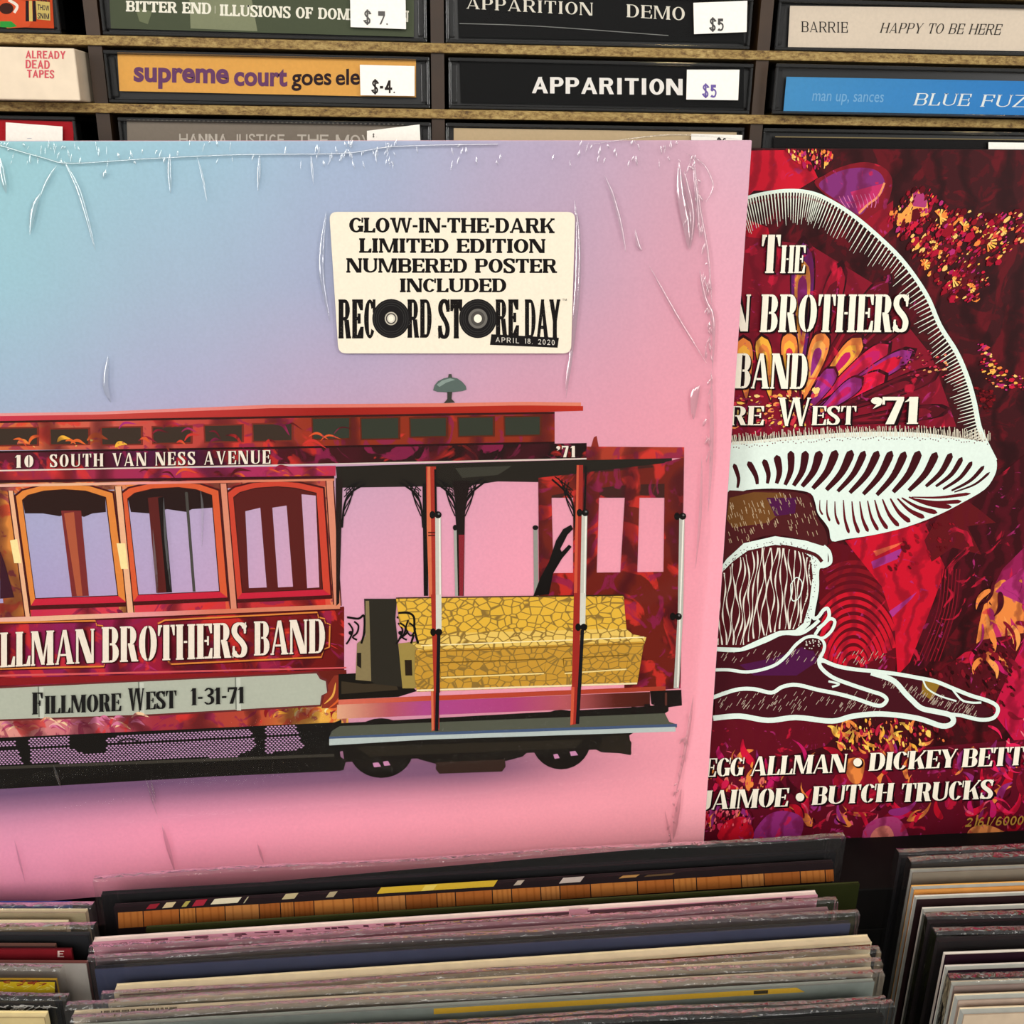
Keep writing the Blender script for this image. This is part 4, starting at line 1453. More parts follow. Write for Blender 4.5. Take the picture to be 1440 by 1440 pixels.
p.poly([(1030, 212), (1108, 211), (1140, 228), (1150, 250), (1120, 268), (1060, 268), (1030, 300)], '#c0122a')
p.poly([(1030, 300), (1080, 320), (1100, 420), (1060, 440), (1030, 460)], '#b01026')
# cap interior, petals radiating from the middle of the cap
p.poly([(1030, 330), (1140, 345), (1230, 400), (1310, 500), (1345, 600), (1030, 615)], '#7c1024')


def petal(x0, y0, x1, y1, w, col, tip=None, inner=None):
    """long drop from its root (x0, y0) to its round head (x1, y1)"""
    dx, dy = x1 - x0, y1 - y0
    d = math.hypot(dx, dy)
    ux, uy = dx / d, dy / d
    pts = []
    for i in range(15):
        t = i / 14
        ww = w * (t ** .8) * math.sqrt(max(0, 1 - t ** 5)) if i < 14 else 0
        pts.append((t * d, ww))
    o = [(x0 + ux * a - uy * b, y0 + uy * a + ux * b) for a, b in pts] + [(x0 + ux * a + uy * b, y0 + uy * a - ux * b) for a, b in reversed(pts[1:-1])]
    p.poly(o, '#2c070e')
    for s_, c in ((.88, col), (.62, tip or col), (.38, inner or col)):
        o = [(x0 + ux * (d * (1 - s_) * .6 + a * s_) - uy * b * s_, y0 + uy * (d * (1 - s_) * .6 + a * s_) + ux * b * s_) for a, b in pts] + \
            [(x0 + ux * (d * (1 - s_) * .6 + a * s_) + uy * b * s_, y0 + uy * (d * (1 - s_) * .6 + a * s_) - ux * b * s_) for a, b in reversed(pts[1:-1])]
        p.poly(o, c)


for args in ((1125, 560, 1130, 330, 26, '#5c1c5c', '#d88a3c', '#7c2468'), (1128, 560, 1185, 365, 22, '#8c1026', '#5c0c1c', '#a8182c'), (1128, 560, 1255, 385, 24, '#5c0c18', '#8c1024', '#5c0c18'),
             (1128, 565, 1300, 420, 22, '#4c0a14', '#7c1022', '#4c0a14'), (1050, 570, 1045, 470, 20, OR2, YE2, '#f0b850'), (1085, 570, 1070, 468, 18, YE2, OR2, YE2),
             (1110, 570, 1110, 462, 19, OR2, YE2, '#c82848'), (1128, 570, 1160, 462, 22, OR2, '#e8a050', PUR), (1135, 572, 1215, 470, 21, OR2, YE2, PNK), (1140, 572, 1255, 480, 20, '#c81c40', PNK, '#c81c40'),
             (1140, 578, 1290, 490, 20, PUR, '#c81232', '#d01434'), (1140, 582, 1250, 525, 22, '#c81436', '#e01640', '#d01434'), (1142, 590, 1325, 520, 20, '#5c0e1c', '#3c0a14', '#6c1020'),
             (1140, 590, 1215, 530, 18, PUR, '#a03088', PNK), (1128, 588, 1175, 515, 18, PUR, '#8c2a88', '#a8308a'), (1145, 598, 1340, 575, 16, '#4c0c16', '#7c1224', '#4c0c16')):
    petal(*args)
# shell above the cap
p.poly(closed([(1148, 262), (1160, 246), (1185, 234), (1215, 228), (1240, 234), (1254, 250), (1252, 275), (1240, 298), (1214, 312)]), '#7c1220')
p.poly(closed([(1152, 262), (1165, 248), (1190, 238), (1218, 236), (1236, 242), (1244, 256), (1240, 272), (1222, 288), (1208, 302), (1180, 284)]), '#7a2a6c')
p.poly([(1196, 270), (1225, 262), (1243, 258), (1240, 272), (1222, 288), (1208, 302)], '#b82a60')
p.stroke([(1244, 257), (1235, 276), (1220, 288), (1208, 300)], 3, '#e08a5c')
for i in range(9):
    p.stroke([(1180 + i * 6, 276 - i * .5), (1184 + i * 6, 284), (1190 + i * 5, 292)], 1, '#d070a0')
p.poly([(1214, 312), (1256, 282), (1256, 320), (1240, 336)], '#8c1024')
# lower fields: red fan with rings, bright wedge, dark arrow
p.poly([(1150, 775), (1172, 762), (1205, 770), (1250, 830), (1262, 900), (1258, 960), (1190, 940), (1155, 920)], '#5a0a14')
for i in range(13):
    r_ = 22 + i * 11
    pts = [(1200 + r_ * .62 * math.cos(math.radians(q)), 945 - r_ * math.sin(math.radians(q))) for q in range(20, 165, 12)]
    pts = [q for q in pts if 1150 < q[0] < 1262 and q[1] > 768]
    if len(pts) > 2:
        p.stroke(pts, 6, '#c01428' if i < 9 else '#7c101c')
p.poly([(1188, 760), (1232, 752), (1300, 735), (1330, 790), (1318, 850), (1290, 920), (1262, 950), (1258, 880), (1240, 825)], '#c01028')
p.poly([(1225, 790), (1270, 770), (1262, 786), (1228, 800)], '#9c3080'); p.poly([(1250, 860), (1290, 832), (1282, 842), (1255, 868)], '#a83080')
p.poly([(1228, 775), (1270, 762), (1262, 768), (1232, 782)], '#e06040')
p.poly([(1300, 735), (1360, 705), (1440, 640), (1600, 600), (1600, 800), (1440, 800), (1380, 830), (1340, 890), (1300, 940), (1272, 950), (1300, 880), (1330, 800)], '#360a10')
for i in range(6):
    p.stroke([(1325 + i * 5, 800), (1318 + i * 5, 860), (1290 + i * 6, 930)], 1.5, '#7c1020')
p.poly([(1340, 690), (1375, 715), (1400, 735), (1360, 740), (1380, 780), (1340, 770), (1310, 790), (1300, 760)], '#5c1016')
p.poly([(1440, 770), (1560, 720), (1560, 980), (1430, 1000), (1372, 925), (1385, 850), (1410, 800)], '#8c1a4c')
p.poly(closed([(1372, 925), (1384, 850), (1412, 815), (1440, 860), (1425, 905), (1395, 915)]), OR2)
p.poly([(1395, 830), (1440, 800), (1560, 780), (1560, 900), (1440, 850)], '#a82a6c')
for i in range(12):
    x = 1385 + i * 9
    p.poly([(x, 860 + i * 2), (x + 26, 920 - i * 3), (x + 20, 940 - i * 3), (x + 2, 880 + i * 2)], ['#e8924c', '#b8285c', '#e07a40'][i % 3])
p.poly([(1300, 960), (1380, 900), (1440, 890), (1440, 960), (1400, 985)], '#4a0c14')
p.poly([(1395, 1000), (1440, 900), (1600, 880), (1600, 1060), (1440, 1060)], '#b8143c')
p.poly([(990, 1012), (1200, 1010), (1160, 1050), (1080, 1070), (985, 1075)], '#5c0f1c')
p.poly([(985, 1075), (1440, 1040), (1600, 1040), (1500, 1180), (985, 1200)], '#5a0f20')


def comma(x, y, ln, an, wd, c):
    ux, uy = math.cos(an), math.sin(an)
    b_ = r2.choice([-1, 1]) * ln * .22
    p.stroke([(x + ux * ln * t - uy * math.sin(t * 2.6) * b_, y + uy * ln * t + ux * math.sin(t * 2.6) * b_) for t in (0, .25, .5, .75, 1)],
             lambda t: wd * math.sin(math.pi * (.03 + .94 * t ** .6)), c)


for i in range(110):        # tongues of flame along the foot of the cover
    x, y = r2.uniform(985, 1470), r2.uniform(1060, 1185)
    if y > 1195 - (x - 985) * .03 - 22:
        y -= 18
    c = r2.choice([CR, '#7c1024', PNK, '#8c2a70', OR2, '#5c0e1c', '#c81436', '#3c0a14', '#3c0a14'])
    comma(x, y, r2.uniform(18, 46), r2.uniform(-2.6, -.5), r2.uniform(5, 13), c)
    if r2.random() < .5:
        comma(x + 2, y, r2.uniform(12, 26), r2.uniform(-2.6, -.5), r2.uniform(2, 4), r2.choice([OR2, '#2c070e', '#d8506c']))
for i in range(46):
    comma(1175 + r2.uniform(0, 120), 1018 + r2.uniform(0, 42), r2.uniform(12, 26), r2.uniform(-2.8, -.4), r2.uniform(3, 7), r2.choice([YE2, OR2, '#f0c050', '#b8203c', '#7c1024']))
for i in range(40):
    comma(1372 + r2.uniform(0, 90), 930 - r2.uniform(0, 120), r2.uniform(16, 44), r2.uniform(.4, 2.2), r2.uniform(3, 9), r2.choice([OR2, '#e8944c', PNK, '#a82a6c', '#7c1024', '#3c0a14']))
for i in range(26):
    comma(1385 + r2.uniform(0, 80), 1000 + r2.uniform(-10, 130), r2.uniform(16, 40), r2.uniform(.2, 1.4), r2.uniform(2, 7), r2.choice(['#d82050', PNK, '#7c1024', '#e0707c']))
for q, c in (([(1060, 1180), (1075, 1150), (1100, 1140), (1128, 1150), (1126, 1176), (1110, 1186)], '#8c2a70'), ([(1010, 1180), (1022, 1155), (1050, 1150), (1058, 1180)], '#c01428'),
             ([(1215, 1182), (1225, 1155), (1262, 1150), (1275, 1182)], '#a83a70'), ([(1225, 1180), (1232, 1165), (1250, 1162), (1256, 1180)], '#d87a70'), ([(1365, 1165), (1390, 1160), (1425, 1180), (1365, 1180)], '#e08a4c'),
             ([(1175, 1090), (1225, 1085), (1240, 1120), (1225, 1140), (1195, 1140), (1178, 1120)], '#8c1226'), ([(1188, 1070), (1215, 1068), (1210, 1100), (1195, 1098)], OR2)):
    p.poly(closed(q, 4), c)
p.build('swirling_colour_fields', M_PETAL, f0)

p = Ink(PB, .40)       # fine fractal flowers, seeds and sparks


def cluster(poly, n, s0, s1, cols):
    xs, ys = [q[0] for q in poly], [q[1] for q in poly]
    i = 0
    p.lock = True
    z0 = p.z
    while i < n:
        x, y = r2.uniform(min(xs), max(xs)), r2.uniform(min(ys), max(ys))
        if not inside((x, y), poly):
            continue
        i += 1
        p.z = z0 + (i % 60) * .0012
        r_ = r2.uniform(s0, s1) * (1 if r2.random() < .8 else 1.6)
        m_ = r2.choice([5, 6, 7])
        an = r2.uniform(0, 6)
        el = r2.uniform(.35, 1)
        dr = math.atan2(y - 570, x - 1130)
        pts = []
        for j in range(m_):
            a_ = an + 6.283 * j / m_
            rr = r_ * r2.uniform(.7, 1.2)
            lx, ly = rr * math.cos(a_) * 1.3, rr * math.sin(a_) * el
            pts.append((x + lx * math.cos(dr) - ly * math.sin(dr), y + lx * math.sin(dr) + ly * math.cos(dr)))
        p.poly(pts, r2.choice(cols))
    p.lock = False
    p.z = z0 + .002


CL = ['#e8843c', '#f0b04c', '#c81c38', '#a81a50', '#b02a6c', '#d84a3c', '#5c0e1c', '#f0c06c', '#8c1024']
big = [(1248, 300), (1262, 292), (1285, 262), (1300, 262), (1318, 275), (1345, 292), (1395, 300), (1450, 295), (1450, 330), (1425, 350), (1400, 372), (1385, 380), (1392, 400), (1372, 425), (1340, 418), (1318, 400), (1300, 380), (1285, 352), (1262, 330)]
cluster([(x - 3, y + 3) for x, y in big], 260, 2, 5, ['#5c0c18', '#8c1022', '#3c080f', '#a81230'])
cluster(big, 420, .9, 3.2, CL)
p.poly([(1268, 300), (1280, 285), (1284, 270), (1296, 268), (1304, 282), (1306, 302), (1290, 306), (1278, 316), (1262, 318), (1254, 300)], '#e89a48')
p.poly([(1284, 270), (1296, 268), (1304, 282), (1302, 292), (1284, 290)], '#a83a70')
for fx, fy, fr_, n_ in ((1322, 305, 11, 9), (1388, 340, 14, 10), (1340, 392, 12, 9), (1312, 345, 7, 7), (1355, 318, 8, 7), (1410, 325, 6, 6), (1365, 405, 7, 7), (1300, 372, 8, 7)):
    for j in range(n_):
        a_ = -2.2 + 3.6 * j / (n_ - 1)
        ex, ey = fx + fr_ * math.cos(a_), fy + fr_ * math.sin(a_)
        p.stroke([(fx, fy), ((fx + ex) / 2, (fy + ey) / 2), (ex, ey)], lambda t: .8 + 2.4 * t, r2.choice(['#f2b850', '#f0c468', '#e88a3c']), smooth=False)
cluster([(1104, 208), (1165, 210), (1172, 222), (1158, 238), (1140, 240), (1118, 228)], 110, .9, 3, CL)
cluster([(1376, 480), (1388, 490), (1410, 520), (1450, 530), (1450, 550), (1410, 548), (1392, 540), (1375, 510)], 110, .8, 2.6, CL)
cluster([(1370, 545), (1400, 550), (1395, 580), (1375, 575)], 50, 1, 3, ['#5c0c14', '#3c080c', '#7c1018'])
cluster([(1030, 560), (1150, 545), (1160, 575), (1130, 600), (1030, 600)], 150, 1, 3.6, ['#f0b850', '#e88a4c', '#c83040', '#7c1c3c', '#f2cc7c'])
cluster([(1262, 500), (1300, 490), (1335, 500), (1330, 530), (1275, 530)], 70, .8, 2.4, ['#e0985c', '#5c1020', '#c82c48', '#3c0a10'])
cluster([(1300, 940), (1400, 900), (1440, 930), (1420, 990), (1300, 1040), (1280, 1000)], 160, 1, 4, ['#3c080e', '#5c0e18', '#280508', '#7c1220'])
cluster([(985, 1075), (1060, 1068), (1110, 1085), (1080, 1110), (985, 1118)], 60, 1, 4, ['#e8843c', '#c81c48', '#d86a5c', '#8c1a40'])
cluster([(985, 1140), (1050, 1135), (1060, 1160), (985, 1170)], 90, .8, 3, ['#e0606c', '#5c0e1c', '#c8284c', '#3c0810'])
cluster([(1250, 800), (1300, 700), (1345, 720), (1330, 800)], 50, 1, 3, ['#8c1020', '#5c0a14'])
cluster([(1175, 1010), (1300, 1012), (1330, 1040), (1280, 1060), (1190, 1055)], 110, .8, 3, ['#f0b040', '#e0743c', '#5c0e1c', '#f2c860', '#a81a38'])
p.build('flower_clusters', M_INK, f0)

w = Ink(PB, .62)      # the white line drawing
WH = '#dbe9df'
OUT = [(1020, 292), (1045, 280), (1075, 272), (1110, 268), (1140, 271), (1165, 281), (1200, 303), (1240, 337), (1272, 370), (1303, 415), (1322, 458), (1345, 495), (1360, 530), (1370, 565), (1377, 600), (1388, 626), (1399, 648)]
w.stroke(OUT, lambda t: 4.5 + 3 * t, WH)
sp = spline(OUT, 15)
w.lock = True
w.z += DZ
for i in range(8, len(sp) - 18, 2):           # comb of short strokes inside the rim
    x, y = sp[i]
    dx, dy = sp[i + 1][0] - x, sp[i + 1][1] - y
    d = math.hypot(dx, dy)
    nx, ny = -dy / d, dx / d
    t = i / len(sp)
    ln = 46 - 16 * t + r2.uniform(-6, 6) if t < .45 else 24 + r2.uniform(-6, 8)
    sx, sy = (nx * .75, ny * .75 + .25) if t < .5 else (nx, ny + .1)
    w.stroke([(x, y), (x + sx * ln * .5, y + sy * ln * .5), (x + sx * ln, y + sy * ln)], lambda t_: 1.7 * (1 - t_) + .5, '#dfe2d2', smooth=False)
    if t < .5 and i % 2 == 0:
        w.disc(x + sx * 9 + 1.5, y + sy * 9, 1.4, 2.2, '#5c1018', 6)
w.lock = False
# gill band
band = [(1020, 628), (1060, 620), (1100, 615), (1150, 611), (1200, 608), (1250, 607), (1300, 609), (1340, 614), (1370, 619), (1387, 624), (1399, 640), (1402, 655), (1398, 670), (1385, 688), (1355, 706), (1320, 724), (1275, 741), (1230, 752), (1190, 758), (1170, 761),
        (1166, 745), (1160, 735), (1150, 722), (1146, 706), (1140, 694), (1120, 689), (1085, 687), (1050, 689), (1018, 694)]
w.poly(closed(band, 3), WH)
w.lock = True
w.z += DZ
for i in range(200):           # stipple fringe above the band
    x = 1030 + i * 1.82
    y = 620 - 12 * math.sin(min((x - 1030) / 360, 1) * 2.6) + 2
    w.stroke([(x, y + 4), (x + r2.uniform(-3, 1), y - r2.uniform(5, 13))], .9, '#d8cdb8', smooth=False)
    if i % 2:
        w.disc(x, y + r2.uniform(3, 9), .9, .9, '#5c1418', 6)
w.lock = False
SLOT = [(1032, 652, 1037, 686, 7), (1052, 649, 1065, 681, 9), (1074, 646, 1079, 680, 9), (1092, 640, 1092, 680, 11), (1112, 634, 1104, 682, 11), (1133, 634, 1116, 683, 12), (1153, 634, 1128, 684, 13), (1176, 633, 1143, 687, 13),
        (1198, 633, 1162, 689, 13), (1216, 634, 1178, 691, 11), (1235, 634, 1195, 693, 12), (1254, 634, 1214, 695, 12), (1273, 635, 1233, 696, 12), (1293, 634, 1256, 692, 13), (1317, 636, 1278, 690, 12), (1338, 637, 1302, 684, 10),
        (1353, 643, 1316, 684, 8), (1367, 649, 1326, 688, 7), (1384, 655, 1338, 690, 6), (1392, 664, 1342, 692, 4)]
for x0, y0, x1, y1, ww in SLOT:
    mx_, my_ = (x0 + x1) / 2 + 4, (y0 + y1) / 2 + 3
    w.stroke([(x0, y0), (mx_, my_), (x1, y1)], lambda t: ww * math.sqrt(max(.02, 1 - (1 - min(t * 5, 1)) ** 2)) * (1.05 - .6 * t), '#3c0c12')
LOW = [(1153, 703, 1157, 724, 2.5), (1163, 703, 1167, 733, 3), (1174, 705, 1180, 738, 3.4), (1186, 703, 1194, 750, 4), (1198, 705, 1208, 750, 4.5), (1209, 705, 1221, 748, 4.5), (1220, 704, 1235, 746, 4.5), (1230, 703, 1248, 744, 5), (1241, 702, 1264, 740, 5.5),
       (1252, 701, 1280, 734, 6), (1262, 701, 1300, 728, 6), (1268, 700, 1318, 721, 6), (1278, 699, 1338, 713, 6), (1288, 702, 1352, 705, 5), (1282, 699, 1365, 694, 4)]
for x0, y0, x1, y1, ww in LOW:
    mx_, my_ = (x0 + x1) / 2 - 2, (y0 + y1) / 2 + 3
    w.stroke([(x0, y0), (mx_, my_), (x1, y1)], lambda t: ww * 1.35 * (.25 + .75 * t) * math.sqrt(max(.03, 1 - max(0, t * 5 - 4) ** 2)), '#5c0f18')
# ring under the gills
ringp = [(1018, 698), (1050, 691), (1090, 690), (1130, 694), (1142, 706), (1150, 728), (1160, 744), (1164, 762), (1158, 768), (1130, 760), (1090, 752), (1050, 762), (1028, 784), (1018, 786)]
w.poly(closed(ringp, 3), '#4c1a1c')
w.poly([(1026, 700), (1060, 692), (1100, 693), (1110, 712), (1080, 735), (1030, 742), (1022, 730)], '#6c4420')
w.poly([(1078, 700), (1120, 700), (1118, 722), (1090, 726)], '#4a1440')
w.lock = True
for i in range(150):
    x, y = r2.uniform(1024, 1148), r2.uniform(698, 760)
    if inside((x, y), ringp) and inside((x, y + 8), ringp):
        yy_ = y + 6 * math.sin(x * .05)
        w.stroke([(x, yy_), (x + 2, yy_ + 6)], .8, '#b8a080', smooth=False)
w.lock = False
# stalk
stalk = [(1012, 800), (1022, 786), (1046, 764), (1090, 754), (1132, 760), (1158, 768), (1164, 776), (1164, 794), (1150, 796), (1148, 830), (1143, 862), (1139, 878), (1126, 891), (1100, 892), (1075, 902), (1040, 916), (1005, 915)]
w.poly(stalk, WH)
core = [(1014, 806), (1030, 790), (1052, 774), (1090, 766), (1122, 770), (1140, 784), (1143, 810), (1138, 850), (1130, 876), (1118, 886), (1096, 887), (1070, 898), (1042, 911), (1008, 910)]
w.poly(core, '#4a1016')
for i in range(26):
    x0 = 1010 + i * 5.4
    prev = None
    pts = []
    ph, am = r2.uniform(0, 6), r2.uniform(1.5, 3.4)
    for j in range(34):
        y = 766 + j * 4.4
        x = x0 - (y - 766) * .06 + am * math.sin(y * .09 + ph) + 2 * math.sin(y * .035 + i * .5) + (1 - abs(j - 17) / 17) * (i - 13) * .35
        if inside((x, y), core):
            pts.append((x, y))
        elif len(pts) > 2:
            break
        else:
            pts = []
    if len(pts) > 2:
        w.stroke(pts, lambda t: 1.5 + .9 * math.sin(t * 20 + ph), '#dfd9cb', smooth=False)
w.lock = True
w.z += DZ
for i in range(170):
    a_ = i / 170
    q = spline(core[:9], 6)
    x, y = q[int(a_ * (len(q) - 1))]
    w.disc(x + r2.uniform(-6, 6), y + r2.uniform(-5, 5), .8, .8, '#3c1414', 5)
w.lock = False
w.stroke([(1098, 768), (1120, 772), (1146, 780), (1156, 790)], 5, '#4c1418'); w.stroke([(1112, 822), (1120, 812), (1128, 820), (1124, 840), (1114, 844), (1112, 822)], 1.4, WH)
# roots
w.poly([(1005, 916), (1042, 918), (1100, 894), (1140, 888), (1158, 862), (1150, 896), (1160, 928), (1190, 938), (1290, 955), (1370, 985), (1400, 1000), (1380, 1010), (1330, 1004), (1335, 1016), (1240, 1008), (1005, 1010)], '#42101a')
w.poly([(1040, 935), (1090, 925), (1140, 905), (1150, 930), (1120, 950), (1060, 950)], '#4a1440'); w.poly([(1298, 952), (1322, 962), (1310, 985), (1296, 975)], '#8c6a24')
w.lock = True
w.z += DZ
for i in range(260):
    x = r2.uniform(1010, 1370)
    y = r2.choice([r2.uniform(918, 935), r2.uniform(976, 1000), r2.uniform(985, 1004)]) if x < 1240 else 955 + (x - 1240) * .33 + r2.uniform(0, 14)
    w.stroke([(x, y), (x + 4, y - 6)], .7, '#b8a594', smooth=False)
w.lock = False
for pts, ww in (([(1158, 768), (1166, 776), (1168, 790), (1160, 796), (1150, 800), (1149, 830), (1143, 866), (1150, 868), (1158, 858), (1164, 856), (1166, 866), (1160, 876), (1150, 884)], 5),
                ([(1004, 913), (1040, 914), (1075, 902), (1100, 891), (1125, 891), (1141, 882), (1152, 872)], 5), ([(1146, 893), (1152, 884), (1160, 876), (1168, 870), (1174, 874), (1170, 886), (1160, 896), (1152, 898)], 4.5),
                ([(1003, 942), (1025, 942), (1048, 945), (1070, 942), (1092, 934), (1108, 920), (1120, 906), (1135, 896), (1150, 896), (1159, 905), (1158, 916), (1152, 928), (1160, 930)], 4.5),
                ([(1152, 926), (1175, 936), (1200, 941), (1230, 944), (1262, 948), (1290, 953), (1315, 958), (1340, 968), (1365, 978), (1388, 985), (1401, 992), (1403, 1001), (1396, 1010), (1378, 1012), (1352, 1006)], 5.5),
                ([(1152, 926), (1154, 938), (1170, 952), (1195, 962), (1225, 972), (1240, 977), (1247, 984), (1240, 992), (1228, 991), (1205, 983), (1180, 976), (1150, 970), (1120, 963), (1100, 966), (1085, 974), (1060, 969), (1035, 970), (1002, 981)], 5.5),
                ([(1003, 1010), (1040, 1007), (1080, 1013), (1120, 1009), (1170, 1014), (1200, 1007), (1240, 1004), (1290, 1010), (1325, 1021), (1340, 1016), (1337, 1006), (1318, 1001), (1296, 996), (1282, 984), (1272, 974), (1262, 962), (1250, 954), (1225, 946)], 7.5),
                ([(1352, 1006), (1335, 1004), (1318, 1000)], 5), ([(1165, 958), (1180, 962), (1170, 966)], 3), ([(1298, 956), (1304, 968), (1320, 978), (1345, 986)], 2.4), ([(1340, 970), (1352, 984), (1366, 988), (1380, 988)], 3)):
    w.stroke(pts, ww, WH)
w.disc(1142, 906, 15, 9, '#3c0c14')
for i in range(22):
    w.disc(1142 + r2.uniform(-12, 12), 905 + r2.uniform(-7, 7), 1, 1, '#d8d4c8', 6)
w.build('mushroom_drawing', M_INK, f0)

L = Ink(PB, .95)
LT = '#f2e9d6'
SK = dict(shear=.06, col=LT, dark='#16060a', d=2)
shadowed(L, STENCIL, 'T', 1069, 330, 384, 1095, 330, 384, **SK)
shadowed(L, STENCIL, 'HE', 1097, 345, 384, 1131, 345, 384, **SK)
shadowed(L, STENCIL, 'ALLMAN', 878, 414, 466, 1053, 414, 466, **SK)
shadowed(L, STENCIL, 'BROTHERS', 1068, 414, 467, 1276, 414, 467, **SK)
shadowed(L, STENCIL, 'BAND', 1032, 497, 546, 1134, 497, 547, **SK)
STW = dict(STENCIL, w=.78)
shadowed(L, STW, 'FILLMORE', 880, 571, 598, 1073, 571, 598, **SK)
shadowed(L, STW, 'W', 1092, 559, 599, 1138, 559, 599, **SK)
shadowed(L, STW, 'EST', 1141, 571, 598, 1203, 571, 597, **SK)
shadowed(L, STW, "'71", 1222, 558, 597, 1291, 558, 596, **SK)
SK['shear'] = .12
ST3 = dict(STENCIL, w=.8, T=.24)
shadowed(L, ST3, 'GREGG', 952, 1068, 1094, 1044, 1065, 1091, **SK)
shadowed(L, ST3, 'ALLMAN', 1055, 1064, 1091, 1189, 1060, 1086, **SK)
shadowed(L, ST3, 'DICKEY', 1221, 1059, 1084, 1344, 1053, 1079, **SK)
shadowed(L, ST3, 'BETTS', 1352, 1053, 1079, 1458, 1049, 1075, **SK)
shadowed(L, ST3, 'JAIMOE', 985, 1112, 1139, 1107, 1108, 1134, **SK)
shadowed(L, ST3, 'BUTCH', 1141, 1106, 1132, 1255, 1101, 1127, **SK)
shadowed(L, ST3, 'TRUCKS', 1266, 1102, 1128, 1395, 1096, 1123, **SK)
for x, y in ((1206, 1072), (1125, 1121)):
    L.disc(x + 1.5, y + 1.5, 7, 7, '#16060a'); L.disc(x, y, 6, 6, LT)
text(L, '2161/6000', 1357, 1150, 1163, 1438, 1147, 1160, SANS, '#a87c34', shear=.25, bold=-.05)
L.build('cover_lettering', M_INK, f0)

# ------------------------------------------------------------------ the record bins
H = 289.0


def hp(px, py, h=H):
    """point on the horizontal plane h millimetres below the camera"""
    d = ray(px, py)
    return d * (h / d.y)


bin_ = empty('record_bin', W(0, 640, 280), 'black record bin with three compartments below the albums', 'bin')
box('back_ledge', -520, 620, 307.6, 330, 352, 474, M_BLACK, bin_, .6)
box('back_board', -520, 620, 330, 612, 352, 360, M_BLACK, bin_, .6)
box('bin_floor', -520, 620, 612, 624, 60, 360, M_BLACK, bin_, .6)
box('front_board', -520, 620, 470, 624, 48, 60, M_BLACK, bin_, .6)
for u in (-520, -171, 169, 614):
    box('compartment_divider', u - 3, u + 3, 340, 612, 60, 352, M_BLACK, bin_, .6)
for u in (-500, 600):
    for n_ in (80, 340):
        box('leg', u - 20, u + 20, 624, ZF, n_ - 20, n_ + 20, M_BLACK, bin_, .6)
box('bracket', -60, 60, 330, 612, 360, 470, M_BLACK, bin_, .6)

MC = {}


def cmat(c, rough=.5):
    if c not in MC:
        MC[c] = plain('sleeve_card_%d' % len(MC), c, rough, .12, .12, 160.0)
    return MC[c]


